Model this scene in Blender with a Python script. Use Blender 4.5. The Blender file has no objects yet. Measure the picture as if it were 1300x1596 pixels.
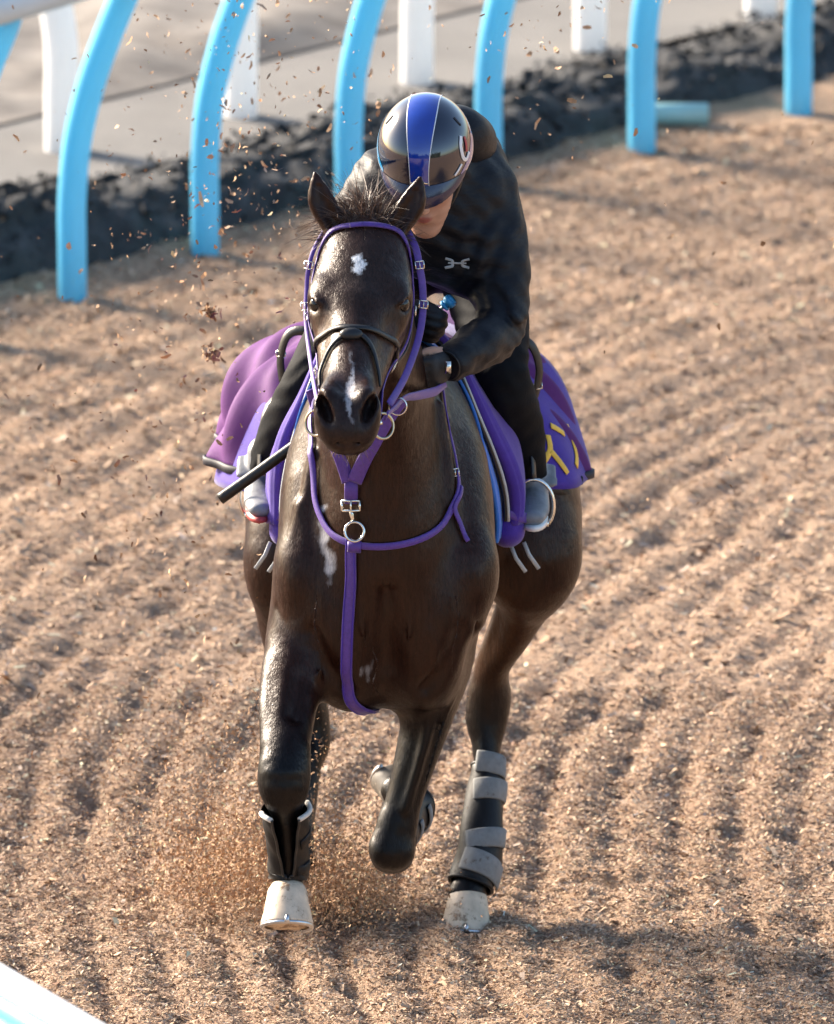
import bpy, math, random
import numpy as np
from mathutils import Vector, Matrix
from mathutils.bvhtree import BVHTree

random.seed(7)
rng = np.random.default_rng(7)
scene = bpy.context.scene
COL = scene.collection

# ------------------------------------------------------------------ camera, light, exposure
cam_data = bpy.data.cameras.new('camera')
cam = bpy.data.objects.new('camera', cam_data)
COL.objects.link(cam)
cam.location = (0.0, -38.9, 10.5)
cam.rotation_euler = (math.radians(90 - 13.5), 0, 0)
cam_data.sensor_fit = 'HORIZONTAL'
cam_data.sensor_width = 36.0
cam_data.lens = 28000 / 1300 * 36.0
cam_data.clip_start = 1.0
cam_data.clip_end = 3000.0
cam_data.dof.use_dof = True
cam_data.dof.focus_distance = 39.9
cam_data.dof.aperture_fstop = 8.0
scene.camera = cam

SUN_AZ = math.radians(37)      # how far behind the horse (away from the camera) the sun stands, on the left
SUN_EL = math.radians(25)
to_sun = Vector((-math.cos(SUN_AZ) * math.cos(SUN_EL), math.sin(SUN_AZ) * math.cos(SUN_EL), math.sin(SUN_EL)))
world = bpy.data.worlds.new('World')
scene.world = world
world.use_nodes = True
wn = world.node_tree
sky = wn.nodes.new('ShaderNodeTexSky')
sky.sky_type = 'NISHITA'
sky.sun_disc = False
sky.sun_elevation = SUN_EL
sky.sun_rotation = math.atan2(to_sun.x, to_sun.y)
sky.air_density = 1.0
sky.dust_density = 1.5
bg = wn.nodes['Background']
bg.inputs['Strength'].default_value = 0.09
wn.links.new(sky.outputs['Color'], bg.inputs['Color'])

sun_data = bpy.data.lights.new('sun', 'SUN')
sun_data.energy = 5.0
sun_data.angle = math.radians(16)      # low sun behind thin haze: soft-edged shadows
sun_data.color = (1.0, 0.86, 0.70)
sun = bpy.data.objects.new('sun', sun_data)
COL.objects.link(sun)
sun.location = (-20, 10, 20)
sun.rotation_euler = (-to_sun).to_track_quat('-Z', 'Y').to_euler()

scene.view_settings.view_transform = 'Standard'
scene.view_settings.look = 'None'
scene.view_settings.gamma = 1.0
scene.view_settings.use_curve_mapping = False
scene.view_settings.exposure = 1.84
cy = scene.cycles
cy.max_bounces = 6; cy.diffuse_bounces = 3; cy.glossy_bounces = 3; cy.transmission_bounces = 3
cy.caustics_reflective = False; cy.caustics_refractive = False

# ------------------------------------------------------------------ helpers: objects
def link(o, parent=None):
    COL.objects.link(o)
    if parent is not None:
        o.parent = parent
    return o

def tag(o, label=None, cat=None, group=None, kind=None):
    if label: o['label'] = label
    if cat: o['category'] = cat
    if group: o['group'] = group
    if kind: o['kind'] = kind
    return o

def thing(name, label, cat, loc=(0, 0, 0), group=None):
    o = bpy.data.objects.new(name, None)
    o.empty_display_size = 0.1
    o.location = loc
    link(o)
    return tag(o, label, cat, group)

def fast_mesh(name, V, F, smooth=True):
    """V (n,3) float, F (m,4) or (m,3) int -> mesh"""
    V = np.ascontiguousarray(V, dtype=np.float32)
    F = np.ascontiguousarray(F, dtype=np.int32)
    me = bpy.data.meshes.new(name)
    me.vertices.add(len(V)); me.vertices.foreach_set('co', V.ravel())
    me.loops.add(F.size); me.loops.foreach_set('vertex_index', F.ravel())
    me.polygons.add(len(F))
    me.polygons.foreach_set('loop_start', np.arange(0, F.size, F.shape[1], dtype=np.int32))
    me.update(calc_edges=True)
    me.polygons.foreach_set('use_smooth', np.full(len(F), smooth, dtype=bool))
    return me

def set_color(me, C, name='Col'):
    a = me.color_attributes.new(name, 'FLOAT_COLOR', 'POINT')
    C4 = np.ones((len(C), 4), dtype=np.float32); C4[:, :3] = C
    a.data.foreach_set('color', C4.ravel())

def obj(name, me, mat, parent=None, keep=True):
    o = bpy.data.objects.new(name, me)
    if mat is not None: me.materials.append(mat)
    link(o, parent)
    if parent is not None and keep:      # coordinates are given in world space
        o.matrix_parent_inverse = Matrix.Translation(-Vector(parent.location)) if parent.parent is None else Matrix.Identity(4)
    return o

class MB:
    def __init__(s): s.v = []; s.f = []
    def add(s, v, f):
        n = len(s.v); s.v += [tuple(p) for p in v]; s.f += [tuple(i + n for i in q) for q in f]; return s
    def build(s, name, mat, parent=None, smooth=True):
        me = bpy.data.meshes.new(name); me.from_pydata(s.v, [], s.f); me.update()
        me.polygons.foreach_set('use_smooth', [smooth] * len(me.polygons))
        return obj(name, me, mat, parent)

def catmull(P, n):
    P = np.asarray(P, dtype=float); m = len(P); out = []
    for i in range(m - 1):
        p0 = P[max(i - 1, 0)]; p1 = P[i]; p2 = P[i + 1]; p3 = P[min(i + 2, m - 1)]
        for j in range(n):
            t = j / n
            out.append(0.5 * ((2 * p1) + (-p0 + p2) * t + (2 * p0 - 5 * p1 + 4 * p2 - p3) * t * t + (-p0 + 3 * p1 - 3 * p2 + p3) * t ** 3))
    out.append(P[-1]); return np.array(out)

def nrm(v):
    v = np.asarray(v, float); return v / max(np.linalg.norm(v), 1e-9)

def tube(pts, r, seg=10, caps=True, squash=None):
    """round bar through pts; r number or list"""
    pts = np.asarray(pts, float); n = len(pts)
    rr = np.full(n, r) if np.isscalar(r) else np.asarray(r, float)
    V = []; F = []
    prev = None
    for i in range(n):
        t = nrm(pts[min(i + 1, n - 1)] - pts[max(i - 1, 0)])
        if prev is None:
            h = np.array([0, 0, 1.0]) if abs(t[2]) < 0.9 else np.array([1.0, 0, 0])
            u = nrm(np.cross(t, h))
        else:
            u = nrm(prev - t * np.dot(prev, t))
        w = np.cross(t, u); prev = u
        for k in range(seg):
            a = 2 * math.pi * k / seg
            V.append(pts[i] + rr[i] * (math.cos(a) * u + math.sin(a) * w))
    for i in range(n - 1):
        for k in range(seg):
            a = i * seg + k; b = i * seg + (k + 1) % seg
            F.append((a, b, b + seg, a + seg))
    if caps:
        F.append(tuple(range(seg - 1, -1, -1))); F.append(tuple(range((n - 1) * seg, n * seg)))
    return V, F

PROFILE = [(-.5, 0), (-.5, .55), (-.43, 1), (0, 1.08), (.43, 1), (.5, .55), (.5, 0)]
def ribbon(pts, nor, width, thick, closed=False):
    pts = np.asarray(pts, float); nor = np.asarray(nor, float); n = len(pts)
    ww = np.full(n, width) if np.isscalar(width) else np.asarray(width, float)
    V = []; F = []; m = len(PROFILE)
    for i in range(n):
        if closed: t = nrm(pts[(i + 1) % n] - pts[(i - 1) % n])
        else: t = nrm(pts[min(i + 1, n - 1)] - pts[max(i - 1, 0)])
        N = nrm(nor[i] - t * np.dot(nor[i], t)); b = np.cross(t, N)
        for s, h in PROFILE: V.append(pts[i] + b * s * ww[i] + N * h * thick)
    rng_ = range(n if closed else n - 1)
    for i in rng_:
        j = (i + 1) % n
        for k in range(m):
            k2 = (k + 1) % m
            F.append((i * m + k, j * m + k, j * m + k2, i * m + k2))
    if not closed:
        F.append(tuple(range(m))); F.append(tuple((n - 1) * m + k for k in range(m - 1, -1, -1)))
    return V, F

def on_surface(bvh, P, n=8, off=0.003, closed=False, pull=1.0, smooth=2):
    """resample a path and lay it on a surface; pull<1 keeps part of the free path"""
    P = np.asarray(P, float)
    if closed:
        Q = catmull(np.vstack([P[-1], P, P[0], P[1]]), n)[n:-n - 1 + 0]
        Q = Q[:len(P) * n]
    else: Q = catmull(P, n)
    L = []; N = []
    for q in Q:
        loc, no, idx, d = bvh.find_nearest(Vector(q))
        no = np.array(no); loc = np.array(loc)
        L.append(loc + no * off); N.append(no)
    L = np.array(L); N = np.array(N); L = L * pull + Q * (1 - pull)
    for _ in range(smooth):
        if closed:
            L = .5 * L + .25 * (np.roll(L, 1, 0) + np.roll(L, -1, 0)); N = .5 * N + .25 * (np.roll(N, 1, 0) + np.roll(N, -1, 0))
        else:
            L[1:-1] = .5 * L[1:-1] + .25 * (L[:-2] + L[2:]); N[1:-1] = .5 * N[1:-1] + .25 * (N[:-2] + N[2:])
    if pull == 1.0:                            # never sink below the skin after smoothing
        for i in range(len(L)):
            loc, no, idx, d = bvh.find_nearest(Vector(L[i])); no = np.array(no); loc = np.array(loc); dd = np.dot(L[i] - loc, no)
            if dd < off: L[i] = L[i] + no * (off - dd)
    return L, N

# ------------------------------------------------------------------ helpers: smooth-blended solids (distance field -> one mesh)
class Field:
    def __init__(s, lo, hi, h):
        s.lo = np.array(lo, float); s.h = h
        s.n = np.ceil((np.array(hi) - s.lo) / h).astype(int) + 1
        s.d = np.full(tuple(s.n), 1.0, dtype=np.float32)
        s.ax = [(s.lo[i] + h * np.arange(s.n[i])).astype(np.float32) for i in range(3)]
    def window(s, lo, hi):
        a = np.clip(np.floor((np.asarray(lo) - s.lo) / s.h).astype(int), 0, s.n - 1)
        b = np.clip(np.ceil((np.asarray(hi) - s.lo) / s.h).astype(int) + 1, 1, s.n)
        sl = tuple(slice(a[i], b[i]) for i in range(3))
        X = s.ax[0][sl[0]][:, None, None]; Y = s.ax[1][sl[1]][None, :, None]; Z = s.ax[2][sl[2]][None, None, :]
        return sl, X, Y, Z
    def blend(s, sl, p, k, cut=False):
        d = s.d[sl]
        if cut:
            p = -p; hh = np.maximum(k - np.abs(d - p), 0) / k
            s.d[sl] = np.maximum(d, p) + hh * hh * (k * .25)
        else:
            hh = np.maximum(k - np.abs(d - p), 0) / k
            s.d[sl] = np.minimum(d, p) - hh * hh * (k * .25)
    def chain(s, nodes, k=0.03, n=3, side=(1, 0, 0), cut=False):
        """nodes (x,y,z,a,b): a = half size along `side`, b = half size across it; one smooth limb"""
        N = catmull(np.array(nodes, float), n) if len(nodes) > 2 else np.array(nodes, float)
        if len(nodes) == 2: N = np.array([N[0] + (N[1] - N[0]) * t for t in np.linspace(0, 1, n + 1)])
        mx = np.max(N[:, 3:5]); m = mx + k + 2 * s.h
        lo = N[:, :3].min(0) - m; hi = N[:, :3].max(0) + m
        wsl, _, _, _ = s.window(lo, hi)
        acc = np.full(tuple(q.stop - q.start for q in wsl), 9.0, dtype=np.float32)
        sd = np.array(side, float)
        for i in range(len(N) - 1):
            c0 = N[i, :3]; c1 = N[i + 1, :3]; d = c1 - c0; L = np.linalg.norm(d)
            if L < 1e-6: continue
            t_ = d / L; u = nrm(sd - t_ * np.dot(sd, t_)); w = np.cross(t_, u)
            mm = max(N[i, 3:5].max(), N[i + 1, 3:5].max()) + k + 2 * s.h
            sl, X, Y, Z = s.window(np.minimum(c0, c1) - mm, np.maximum(c0, c1) + mm)
            sl2 = tuple(slice(sl[q].start - wsl[q].start, sl[q].stop - wsl[q].start) for q in range(3))
            x = X - np.float32(c0[0]); y = Y - np.float32(c0[1]); z = Z - np.float32(c0[2])
            al = x * np.float32(t_[0]) + y * np.float32(t_[1]) + z * np.float32(t_[2])
            t = np.clip(al / np.float32(L), 0, 1)
            a = N[i, 3] + (N[i + 1, 3] - N[i, 3]) * t; b = N[i, 4] + (N[i + 1, 4] - N[i, 4]) * t
            ex = al - t * np.float32(L)
            pu = x * np.float32(u[0]) + y * np.float32(u[1]) + z * np.float32(u[2])
            pw = x * np.float32(w[0]) + y * np.float32(w[1]) + z * np.float32(w[2])
            mn = np.minimum(a, b)
            q = np.sqrt((pu / a) ** 2 + (pw / b) ** 2 + (ex / mn) ** 2)
            acc[sl2] = np.minimum(acc[sl2], (q - 1) * mn)
        s.blend(wsl, acc, k, cut); return s
    def ball(s, c, r, k=0.03, rot=None, cut=False):
        c = np.array(c, float); r = np.array(r if not np.isscalar(r) else (r, r, r), float)
        m = r.max() + k + 2 * s.h
        sl, X, Y, Z = s.window(c - m, c + m)
        x = X - np.float32(c[0]); y = Y - np.float32(c[1]); z = Z - np.float32(c[2])
        if rot is not None:
            M = np.array(rot, float)
            x, y, z = (x * M[i][0] + y * M[i][1] + z * M[i][2] for i in range(3))
        q = np.sqrt((x / r[0]) ** 2 + (y / r[1]) ** 2 + (z / r[2]) ** 2)
        s.blend(sl, ((q - 1) * r.min()).astype(np.float32), k, cut); return s
    def mesh(s, name, smooth=1, extra=None):
        d = s.d; neg = (d < 0)
        cnt = np.zeros(tuple(s.n - 1), dtype=np.uint8)
        for i in (0, 1):
            for j in (0, 1):
                for k in (0, 1):
                    cnt += neg[i:s.n[0] - 1 + i, j:s.n[1] - 1 + j, k:s.n[2] - 1 + k]
        act = (cnt > 0) & (cnt < 8)
        I, J, K = np.nonzero(act); m = len(I)
        idx = np.full(act.shape, -1, dtype=np.int32); idx[I, J, K] = np.arange(m)
        P = np.zeros((m, 3)); W = np.zeros(m)
        cs = [(i, j, k) for i in (0, 1) for j in (0, 1) for k in (0, 1)]
        val = {c: d[I + c[0], J + c[1], K + c[2]] for c in cs}
        for c in cs:
            for ax in range(3):
                if c[ax] == 0:
                    e = list(c); e[ax] = 1; e = tuple(e)
                    v0 = val[c]; v1 = val[e]; cr = (v0 < 0) != (v1 < 0)
                    t = np.where(cr, v0 / np.where(cr, v0 - v1, 1), 0)
                    for q in range(3):
                        P[:, q] += np.where(cr, c[q] + (t if q == ax else 0), 0)
                    W += cr
        P = P / W[:, None] + np.stack([I, J, K], 1)
        V = s.lo + P * s.h
        Fs = []
        for ax in range(3):
            b, c = (ax + 1) % 3, (ax + 2) % 3
            A = [slice(None)] * 3; B = [slice(None)] * 3
            A[ax] = slice(0, -1); B[ax] = slice(1, None)
            ch = neg[tuple(A)] != neg[tuple(B)]
            E = np.stack(np.nonzero(ch), 1)
            E = E[(E[:, b] > 0) & (E[:, c] > 0) & (E[:, b] < s.n[b] - 1) & (E[:, c] < s.n[c] - 1)]
            inside = neg[E[:, 0], E[:, 1], E[:, 2]]
            def g(db, dc):
                Q = E.copy(); Q[:, b] += db; Q[:, c] += dc; return idx[Q[:, 0], Q[:, 1], Q[:, 2]]
            q = np.stack([g(-1, -1), g(0, -1), g(0, 0), g(-1, 0)], 1)
            q[~inside] = q[~inside][:, ::-1]
            Fs.append(q)
        F = np.concatenate(Fs); F = F[(F >= 0).all(1)]
        wgt = extra(V)[:, None] if extra else None
        for it in range(smooth + (14 if extra else 0)):
            S = np.zeros_like(V); cn = np.zeros(m)
            for a, b in ((0, 1), (1, 2), (2, 3), (3, 0)):
                for u_, v_ in ((a, b), (b, a)):
                    cn += np.bincount(F[:, u_], minlength=m)
                    for q in range(3): S[:, q] += np.bincount(F[:, u_], weights=V[F[:, v_], q], minlength=m)
            W2 = V * .4 + .6 * S / np.maximum(cn, 1)[:, None]
            V = W2 if it < smooth else V + (W2 - V) * wgt
        s.V, s.F = V, F
        return fast_mesh(name, V, F)

def bvh_of(V, F):
    return BVHTree.FromPolygons([tuple(v) for v in np.asarray(V, float).tolist()], [tuple(f) for f in np.asarray(F).tolist()])

# smooth value noise on arrays
def vnoise(x, y, seed=0):
    xi = np.floor(x).astype(np.int64); yi = np.floor(y).astype(np.int64)
    fx = x - xi; fy = y - yi
    fx = fx * fx * (3 - 2 * fx); fy = fy * fy * (3 - 2 * fy)
    def hsh(a, b):
        n = (a * 374761393 + b * 668265263 + seed * 974634541) & 0x7fffffff
        n = ((n ^ (n >> 13)) * 1274126177) & 0x7fffffff
        return ((n ^ (n >> 16)) & 0xffff) / 65535.0
    return (hsh(xi, yi) * (1 - fx) + hsh(xi + 1, yi) * fx) * (1 - fy) + (hsh(xi, yi + 1) * (1 - fx) + hsh(xi + 1, yi + 1) * fx) * fy

# ------------------------------------------------------------------ helpers: materials
def mat_new(name):
    m = bpy.data.materials.new(name); m.use_nodes = True
    nt = m.node_tree; return m, nt, nt.nodes['Principled BSDF']

def noise_node(nt, scale, detail=4, rough=.6, coord='Object', stretch=None):
    tc = nt.nodes.new('ShaderNodeTexCoord'); n = nt.nodes.new('ShaderNodeTexNoise')
    n.inputs['Scale'].default_value = scale; n.inputs['Detail'].default_value = detail; n.inputs['Roughness'].default_value = rough
    if stretch:
        mp = nt.nodes.new('ShaderNodeMapping'); mp.inputs['Scale'].default_value = stretch
        nt.links.new(tc.outputs[coord], mp.inputs['Vector']); nt.links.new(mp.outputs['Vector'], n.inputs['Vector'])
    else: nt.links.new(tc.outputs[coord], n.inputs['Vector'])
    return n

def ramp(nt, src, stops):
    r = nt.nodes.new('ShaderNodeValToRGB'); el = r.color_ramp.elements
    while len(el) < len(stops): el.new(.5)
    for e, (p, c) in zip(el, stops):
        e.position = p; e.color = (*c, 1) if len(c) == 3 else c
    nt.links.new(src, r.inputs['Fac']); return r

def add_bump(nt, bsdf, src, strength, dist=0.005):
    b = nt.nodes.new('ShaderNodeBump'); b.inputs['Strength'].default_value = strength; b.inputs['Distance'].default_value = dist
    nt.links.new(src, b.inputs['Height']); nt.links.new(b.outputs['Normal'], bsdf.inputs['Normal']); return b

def make_mat(name, color, rough=.5, metal=0.0, var=.15, vscale=30, bump=0.0, bscale=200, bdist=.002, spec=.5, coat=0, sheen=0, stretch=None, wear=None):
    m, nt, b = mat_new(name)
    n = noise_node(nt, vscale, 5, .65, stretch=stretch)
    c = np.array(color)
    r = ramp(nt, n.outputs['Fac'], [(.3, tuple(c * (1 - var))), (.7, tuple(np.minimum(c * (1 + var), 1)))])
    out = r.outputs['Color']
    if wear:                                   # (colour, threshold, scale): dirt with its own shape
        w = noise_node(nt, wear[2], 6, .75)
        wr = ramp(nt, w.outputs['Fac'], [(wear[1], (0, 0, 0)), (wear[1] + .08, (1, 1, 1))])
        mx = nt.nodes.new('ShaderNodeMix'); mx.data_type = 'RGBA'
        nt.links.new(wr.outputs['Color'], mx.inputs['Factor']); nt.links.new(out, mx.inputs['A']); mx.inputs['B'].default_value = (*wear[0], 1)
        out = mx.outputs['Result']
    nt.links.new(out, b.inputs['Base Color'])
    b.inputs['Roughness'].default_value = rough; b.inputs['Metallic'].default_value = metal
    b.inputs['Specular IOR Level'].default_value = spec
    if coat: b.inputs['Coat Weight'].default_value = coat; b.inputs['Coat Roughness'].default_value = .08
    if sheen: b.inputs['Sheen Weight'].default_value = sheen; b.inputs['Sheen Roughness'].default_value = .4
    if bump:
        bn = noise_node(nt, bscale, 3, .6, stretch=stretch); add_bump(nt, b, bn.outputs['Fac'], bump, bdist)
    return m

def attr_mat(name, rough=.5, spec=.5, tint=None, bump=0, bscale=200, bdist=.002, stretch=None, var=.2, vscale=40, sheen=0, rough_var=0, swell=0):
    m, nt, b = mat_new(name)
    at = nt.nodes.new('ShaderNodeVertexColor'); at.layer_name = 'Col'
    n = noise_node(nt, vscale, 5, .65, stretch=stretch)
    r = ramp(nt, n.outputs['Fac'], [(.3, (1 - var,) * 3), (.7, (1 + var,) * 3)])
    mx = nt.nodes.new('ShaderNodeMix'); mx.data_type = 'RGBA'; mx.blend_type = 'MULTIPLY'; mx.inputs['Factor'].default_value = 1
    nt.links.new(at.outputs['Color'], mx.inputs['A']); nt.links.new(r.outputs['Color'], mx.inputs['B'])
    nt.links.new(mx.outputs['Result'], b.inputs['Base Color'])
    b.inputs['Roughness'].default_value = rough; b.inputs['Specular IOR Level'].default_value = spec
    if tint: b.inputs['Specular Tint'].default_value = (*tint, 1)
    if sheen: b.inputs['Sheen Weight'].default_value = sheen; b.inputs['Sheen Roughness'].default_value = .35
    if rough_var:
        rn = noise_node(nt, 9, 4, .6)
        mr = nt.nodes.new('ShaderNodeMapRange'); mr.inputs['To Min'].default_value = rough - rough_var; mr.inputs['To Max'].default_value = rough + rough_var
        nt.links.new(rn.outputs['Fac'], mr.inputs['Value']); nt.links.new(mr.outputs['Result'], b.inputs['Roughness'])
    if bump:
        bn = noise_node(nt, bscale, 3, .6, stretch=stretch); bp = add_bump(nt, b, bn.outputs['Fac'], bump, bdist)
        if swell:                              # soft unevenness of skin over muscle
            n3 = noise_node(nt, 16, 3, .5, stretch=(1, 1, .6)); b3 = nt.nodes.new('ShaderNodeBump'); b3.inputs['Strength'].default_value = swell; b3.inputs['Distance'].default_value = .012
            nt.links.new(n3.outputs['Fac'], b3.inputs['Height']); nt.links.new(b3.outputs['Normal'], bp.inputs['Normal'])
    return m

M = {}
M['coat'] = attr_mat('horse_coat', rough=.33, spec=.24, tint=(1, .92, .88), bump=.45, bscale=150, bdist=.002, stretch=(2.6, 1.4, .30), var=.4, vscale=50, rough_var=.12, swell=.5)
M['skin'] = attr_mat('skin', rough=.5, spec=.4, bump=.1, bscale=300, var=.06)
M['coat_hair'] = attr_mat('coat_hair', rough=.34, spec=.20, tint=(1, .92, .88), var=.25, vscale=60)
M['hair'] = attr_mat('horse_hair', rough=.45, spec=.4, var=.35, vscale=60)
M['chips'] = attr_mat('wood_chips', rough=.8, spec=.25, var=.2, vscale=90)
M['hoof'] = make_mat('hoof', (.62, .50, .37), .55, var=.25, vscale=25, bump=.3, bscale=60, stretch=(1, 1, .3), wear=((.24, .16, .10), .52, 26))
M['shoe'] = make_mat('horseshoe', (.55, .56, .58), .35, metal=1, var=.2)
M['steel'] = make_mat('tack_metal', (.72, .70, .66), .18, metal=1, var=.12)
M['brass'] = make_mat('bit_metal', (.50, .42, .30), .28, metal=1, var=.12)
M['eye'] = make_mat('eye', (.008, .004, .003), .06, var=.3, spec=.5)
M['purple_strap'] = make_mat('purple_webbing', (.078, .030, .25), .5, var=.2, vscale=120, bump=.4, bscale=500, bdist=.001, sheen=.2)
M['purple_cloth'] = make_mat('purple_cloth', (.050, .018, .28), .8, var=.12, vscale=40, bump=.5, bscale=420, bdist=.0015, sheen=.25)
M['sheet'] = make_mat('violet_sheet', (.120, .026, .17), .7, var=.15, vscale=14, bump=.4, bscale=420, bdist=.0015, sheen=.06, spec=.25)
M['binding'] = make_mat('navy_binding', (.012, .012, .022), .6, var=.2)
M['yellow'] = make_mat('yellow_lettering', (.85, .50, .05), .6, var=.1)
M['blue_pad'] = make_mat('blue_pad', (.012, .15, .62), .55, var=.15, bump=.4, bscale=300, sheen=.2)
M['black_leather'] = make_mat('black_leather', (.008, .008, .009), .42, var=.3, bump=.3, bscale=150, wear=((.05, .045, .04), .66, 60))
M['black_cloth'] = make_mat('black_jersey', (.0040, .0050, .0085), .55, var=.2, vscale=18, bump=.35, bscale=22, bdist=.010, spec=.24, stretch=(1, .7, 2.6))
M['breeches'] = make_mat('black_breeches', (.006, .007, .009), .75, var=.25, vscale=20, bump=.4, bscale=120, bdist=.002, spec=.10)
M['shoe_grey'] = make_mat('grey_boot', (.20, .21, .225), .5, var=.25, vscale=30, bump=.3, bscale=140, wear=((.16, .15, .14), .6, 40))
M['red'] = make_mat('red_sole', (.40, .05, .05), .5, var=.2)
M['helmet_black'] = make_mat('helmet_black', (.003, .006, .022), .06, metal=0, var=.1, spec=.6, coat=1)
M['helmet_blue'] = make_mat('helmet_blue', (.004, .035, .30), .08, metal=0, var=.08, spec=.6, coat=1)
M['helmet_cyan'] = make_mat('helmet_cyan', (.03, .30, .62), .08, var=.08, coat=1)
M['white'] = make_mat('white_print', (.75, .75, .75), .4, var=.05)
M['logo'] = make_mat('grey_print', (.42, .45, .47), .4, var=.08)
M['peak'] = make_mat('navy_peak', (.004, .006, .045), .22, var=.1, coat=.5)
M['glove'] = make_mat('black_glove', (.010, .010, .012), .6, var=.2, bump=.4, bscale=250)
M['boot_black'] = make_mat('leg_boot_shell', (.006, .006, .007), .5, var=.3, bump=.3, bscale=120, wear=((.035, .028, .02), .63, 40), spec=.3)
M['boot_strap'] = make_mat('velcro_strap', (.21, .215, .215), .85, var=.15, vscale=60, bump=.5, bscale=500, wear=((.10, .085, .07), .60, 35))
M['fleece'] = make_mat('boot_lining', (.62, .60, .56), .9, var=.2, bump=.6, bscale=200)
M['whip_cap'] = make_mat('whip_blue', (.05, .36, .68), .45, var=.1)
M['rail_blue'] = make_mat('sky_blue_plastic', (.17, .60, .84), .38, var=.06, vscale=6, spec=.7, wear=((.30, .30, .28), .74, 30))
M['rail_white'] = make_mat('white_paint', (.80, .80, .80), .35, var=.05, vscale=6)
M['rail_top'] = make_mat('pale_rail_paint', (.50, .60, .66), .35, var=.06, vscale=6)
M['pipe'] = make_mat('turquoise_pipe', (.30, .52, .52), .45, var=.1, vscale=12, wear=((.35, .28, .2), .66, 18))

def see_through(m, fac, color):              # hollow plastic tube: part of the light passes its wall
    nt = m.node_tree; b = nt.nodes['Principled BSDF']; out = nt.nodes['Material Output']
    t = nt.nodes.new('ShaderNodeBsdfTranslucent'); t.inputs['Color'].default_value = (*color, 1)
    mx = nt.nodes.new('ShaderNodeMixShader'); mx.inputs['Fac'].default_value = fac
    nt.links.new(b.outputs['BSDF'], mx.inputs[1]); nt.links.new(t.outputs['BSDF'], mx.inputs[2]); nt.links.new(mx.outputs['Shader'], out.inputs['Surface'])
see_through(M['rail_blue'], .30, (.2, .75, 1.0))
see_through(M['rail_white'], .35, (.9, .92, .95))
see_through(M['sheet'], .18, (.28, .07, .32))

# ------------------------------------------------------------------ the place: track, bank, road, far track
P1 = np.array([-0.908, 7.246]); DIR = np.array([.646, .763]); NRM = np.array([-.763, .646])   # inner fence line, its normal points away from the track
def off_track(x, y): return (x - P1[0]) * NRM[0] + (y - P1[1]) * NRM[1]
def lane(x, y):                       # distance across the track, following its bend
    return x - (-.15 * y + .058 * y * y)

def track_height(x, y):
    near = np.clip(1 - (np.hypot(x, y - 3) - 14) / 8, 0, 1)
    w = lane(x, np.clip(y, -12, 12)) / np.sqrt(1 + (-.15 + .116 * np.clip(y, -12, 12)) ** 2)
    jit = vnoise(x * 1.7, y * 1.2, 3) * .07 + vnoise(x * 6, y * 3, 5) * .025
    r = np.sin((w + jit) * 2 * math.pi / .15)
    h = .0105 * np.clip(vnoise(x * 1.6, y * .9, 15) * 1.5 - .05, .45, 1) * (r - .35 * r * r)
    h = h + .006 * (vnoise(x * 3.1, y * 2.4, 1) - .5) + .009 * (vnoise(x * 8, y * 6, 2) - .5) + .013 * (vnoise(x * 21, y * 17, 4) - .5) + .008 * (vnoise(x * 55, y * 50, 6) - .5)
    pit = np.clip(vnoise(x * 6.5 + 9, y * 5 + 3, 8) - .68, 0, 1) * 3.0       # old hoof prints
    h = h - .026 * np.minimum(pit, 1)
    h = h * np.where(y > 3, np.clip(1.1 - (y - 3) * .14, .38, 1), 1)
    # trodden edge against the bank
    o = off_track(x, y)
    h = h + .03 * np.exp(-((o - .18) / .12) ** 2) * vnoise(x * 4, y * 4, 11)
    return h * near

def graded(lo, hi, step, far, growth=1.35):
    c = list(np.arange(lo, hi + step * .5, step)); s = step
    a = [c[0]]
    while a[-1] > -far: s *= growth; a.append(a[-1] - s)
    s = step; b = [c[-1]]
    while b[-1] < far: s *= growth; b.append(b[-1] + s)
    return np.array(a[:0:-1] + c + b[1:])

gx = graded(-1.8, 1.8, .020, 700); gy = graded(-1.4, 9.6, .026, 900)
GX, GY = np.meshgrid(gx, gy, indexing='ij')
GZ = track_height(GX, GY)
nx, ny = len(gx), len(gy)
V = np.stack([GX.ravel(), GY.ravel(), GZ.ravel()], 1)
ii = np.arange(nx * ny).reshape(nx, ny)
F = np.stack([ii[:-1, :-1].ravel(), ii[1:, :-1].ravel(), ii[1:, 1:].ravel(), ii[:-1, 1:].ravel()], 1)
m, nt, b = mat_new('wood_chip_ground')
n1 = noise_node(nt, 5, 6, .7); n2 = noise_node(nt, 160, 4, .75, stretch=(1, .6, 1))
r1 = ramp(nt, n1.outputs['Fac'], [(.3, (.37, .26, .185)), (.7, (.48, .345, .25))])
r2 = ramp(nt, n2.outputs['Fac'], [(.25, (.25, .22, .2)), (.5, (.9, .88, .85)), (.72, (1.45, 1.4, 1.35))])
mx = nt.nodes.new('ShaderNodeMix'); mx.data_type = 'RGBA'; mx.blend_type = 'MULTIPLY'; mx.inputs['Factor'].default_value = 1
nt.links.new(r1.outputs['Color'], mx.inputs['A']); nt.links.new(r2.outputs['Color'], mx.inputs['B']); nt.links.new(mx.outputs['Result'], b.inputs['Base Color'])
b.inputs['Roughness'].default_value = .9; b.inputs['Specular IOR Level'].default_value = .15
add_bump(nt, b, n2.outputs['Fac'], .9, .012)
ground = obj('ground', fast_mesh('ground', V, F), m)
tag(ground, kind='structure')

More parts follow.
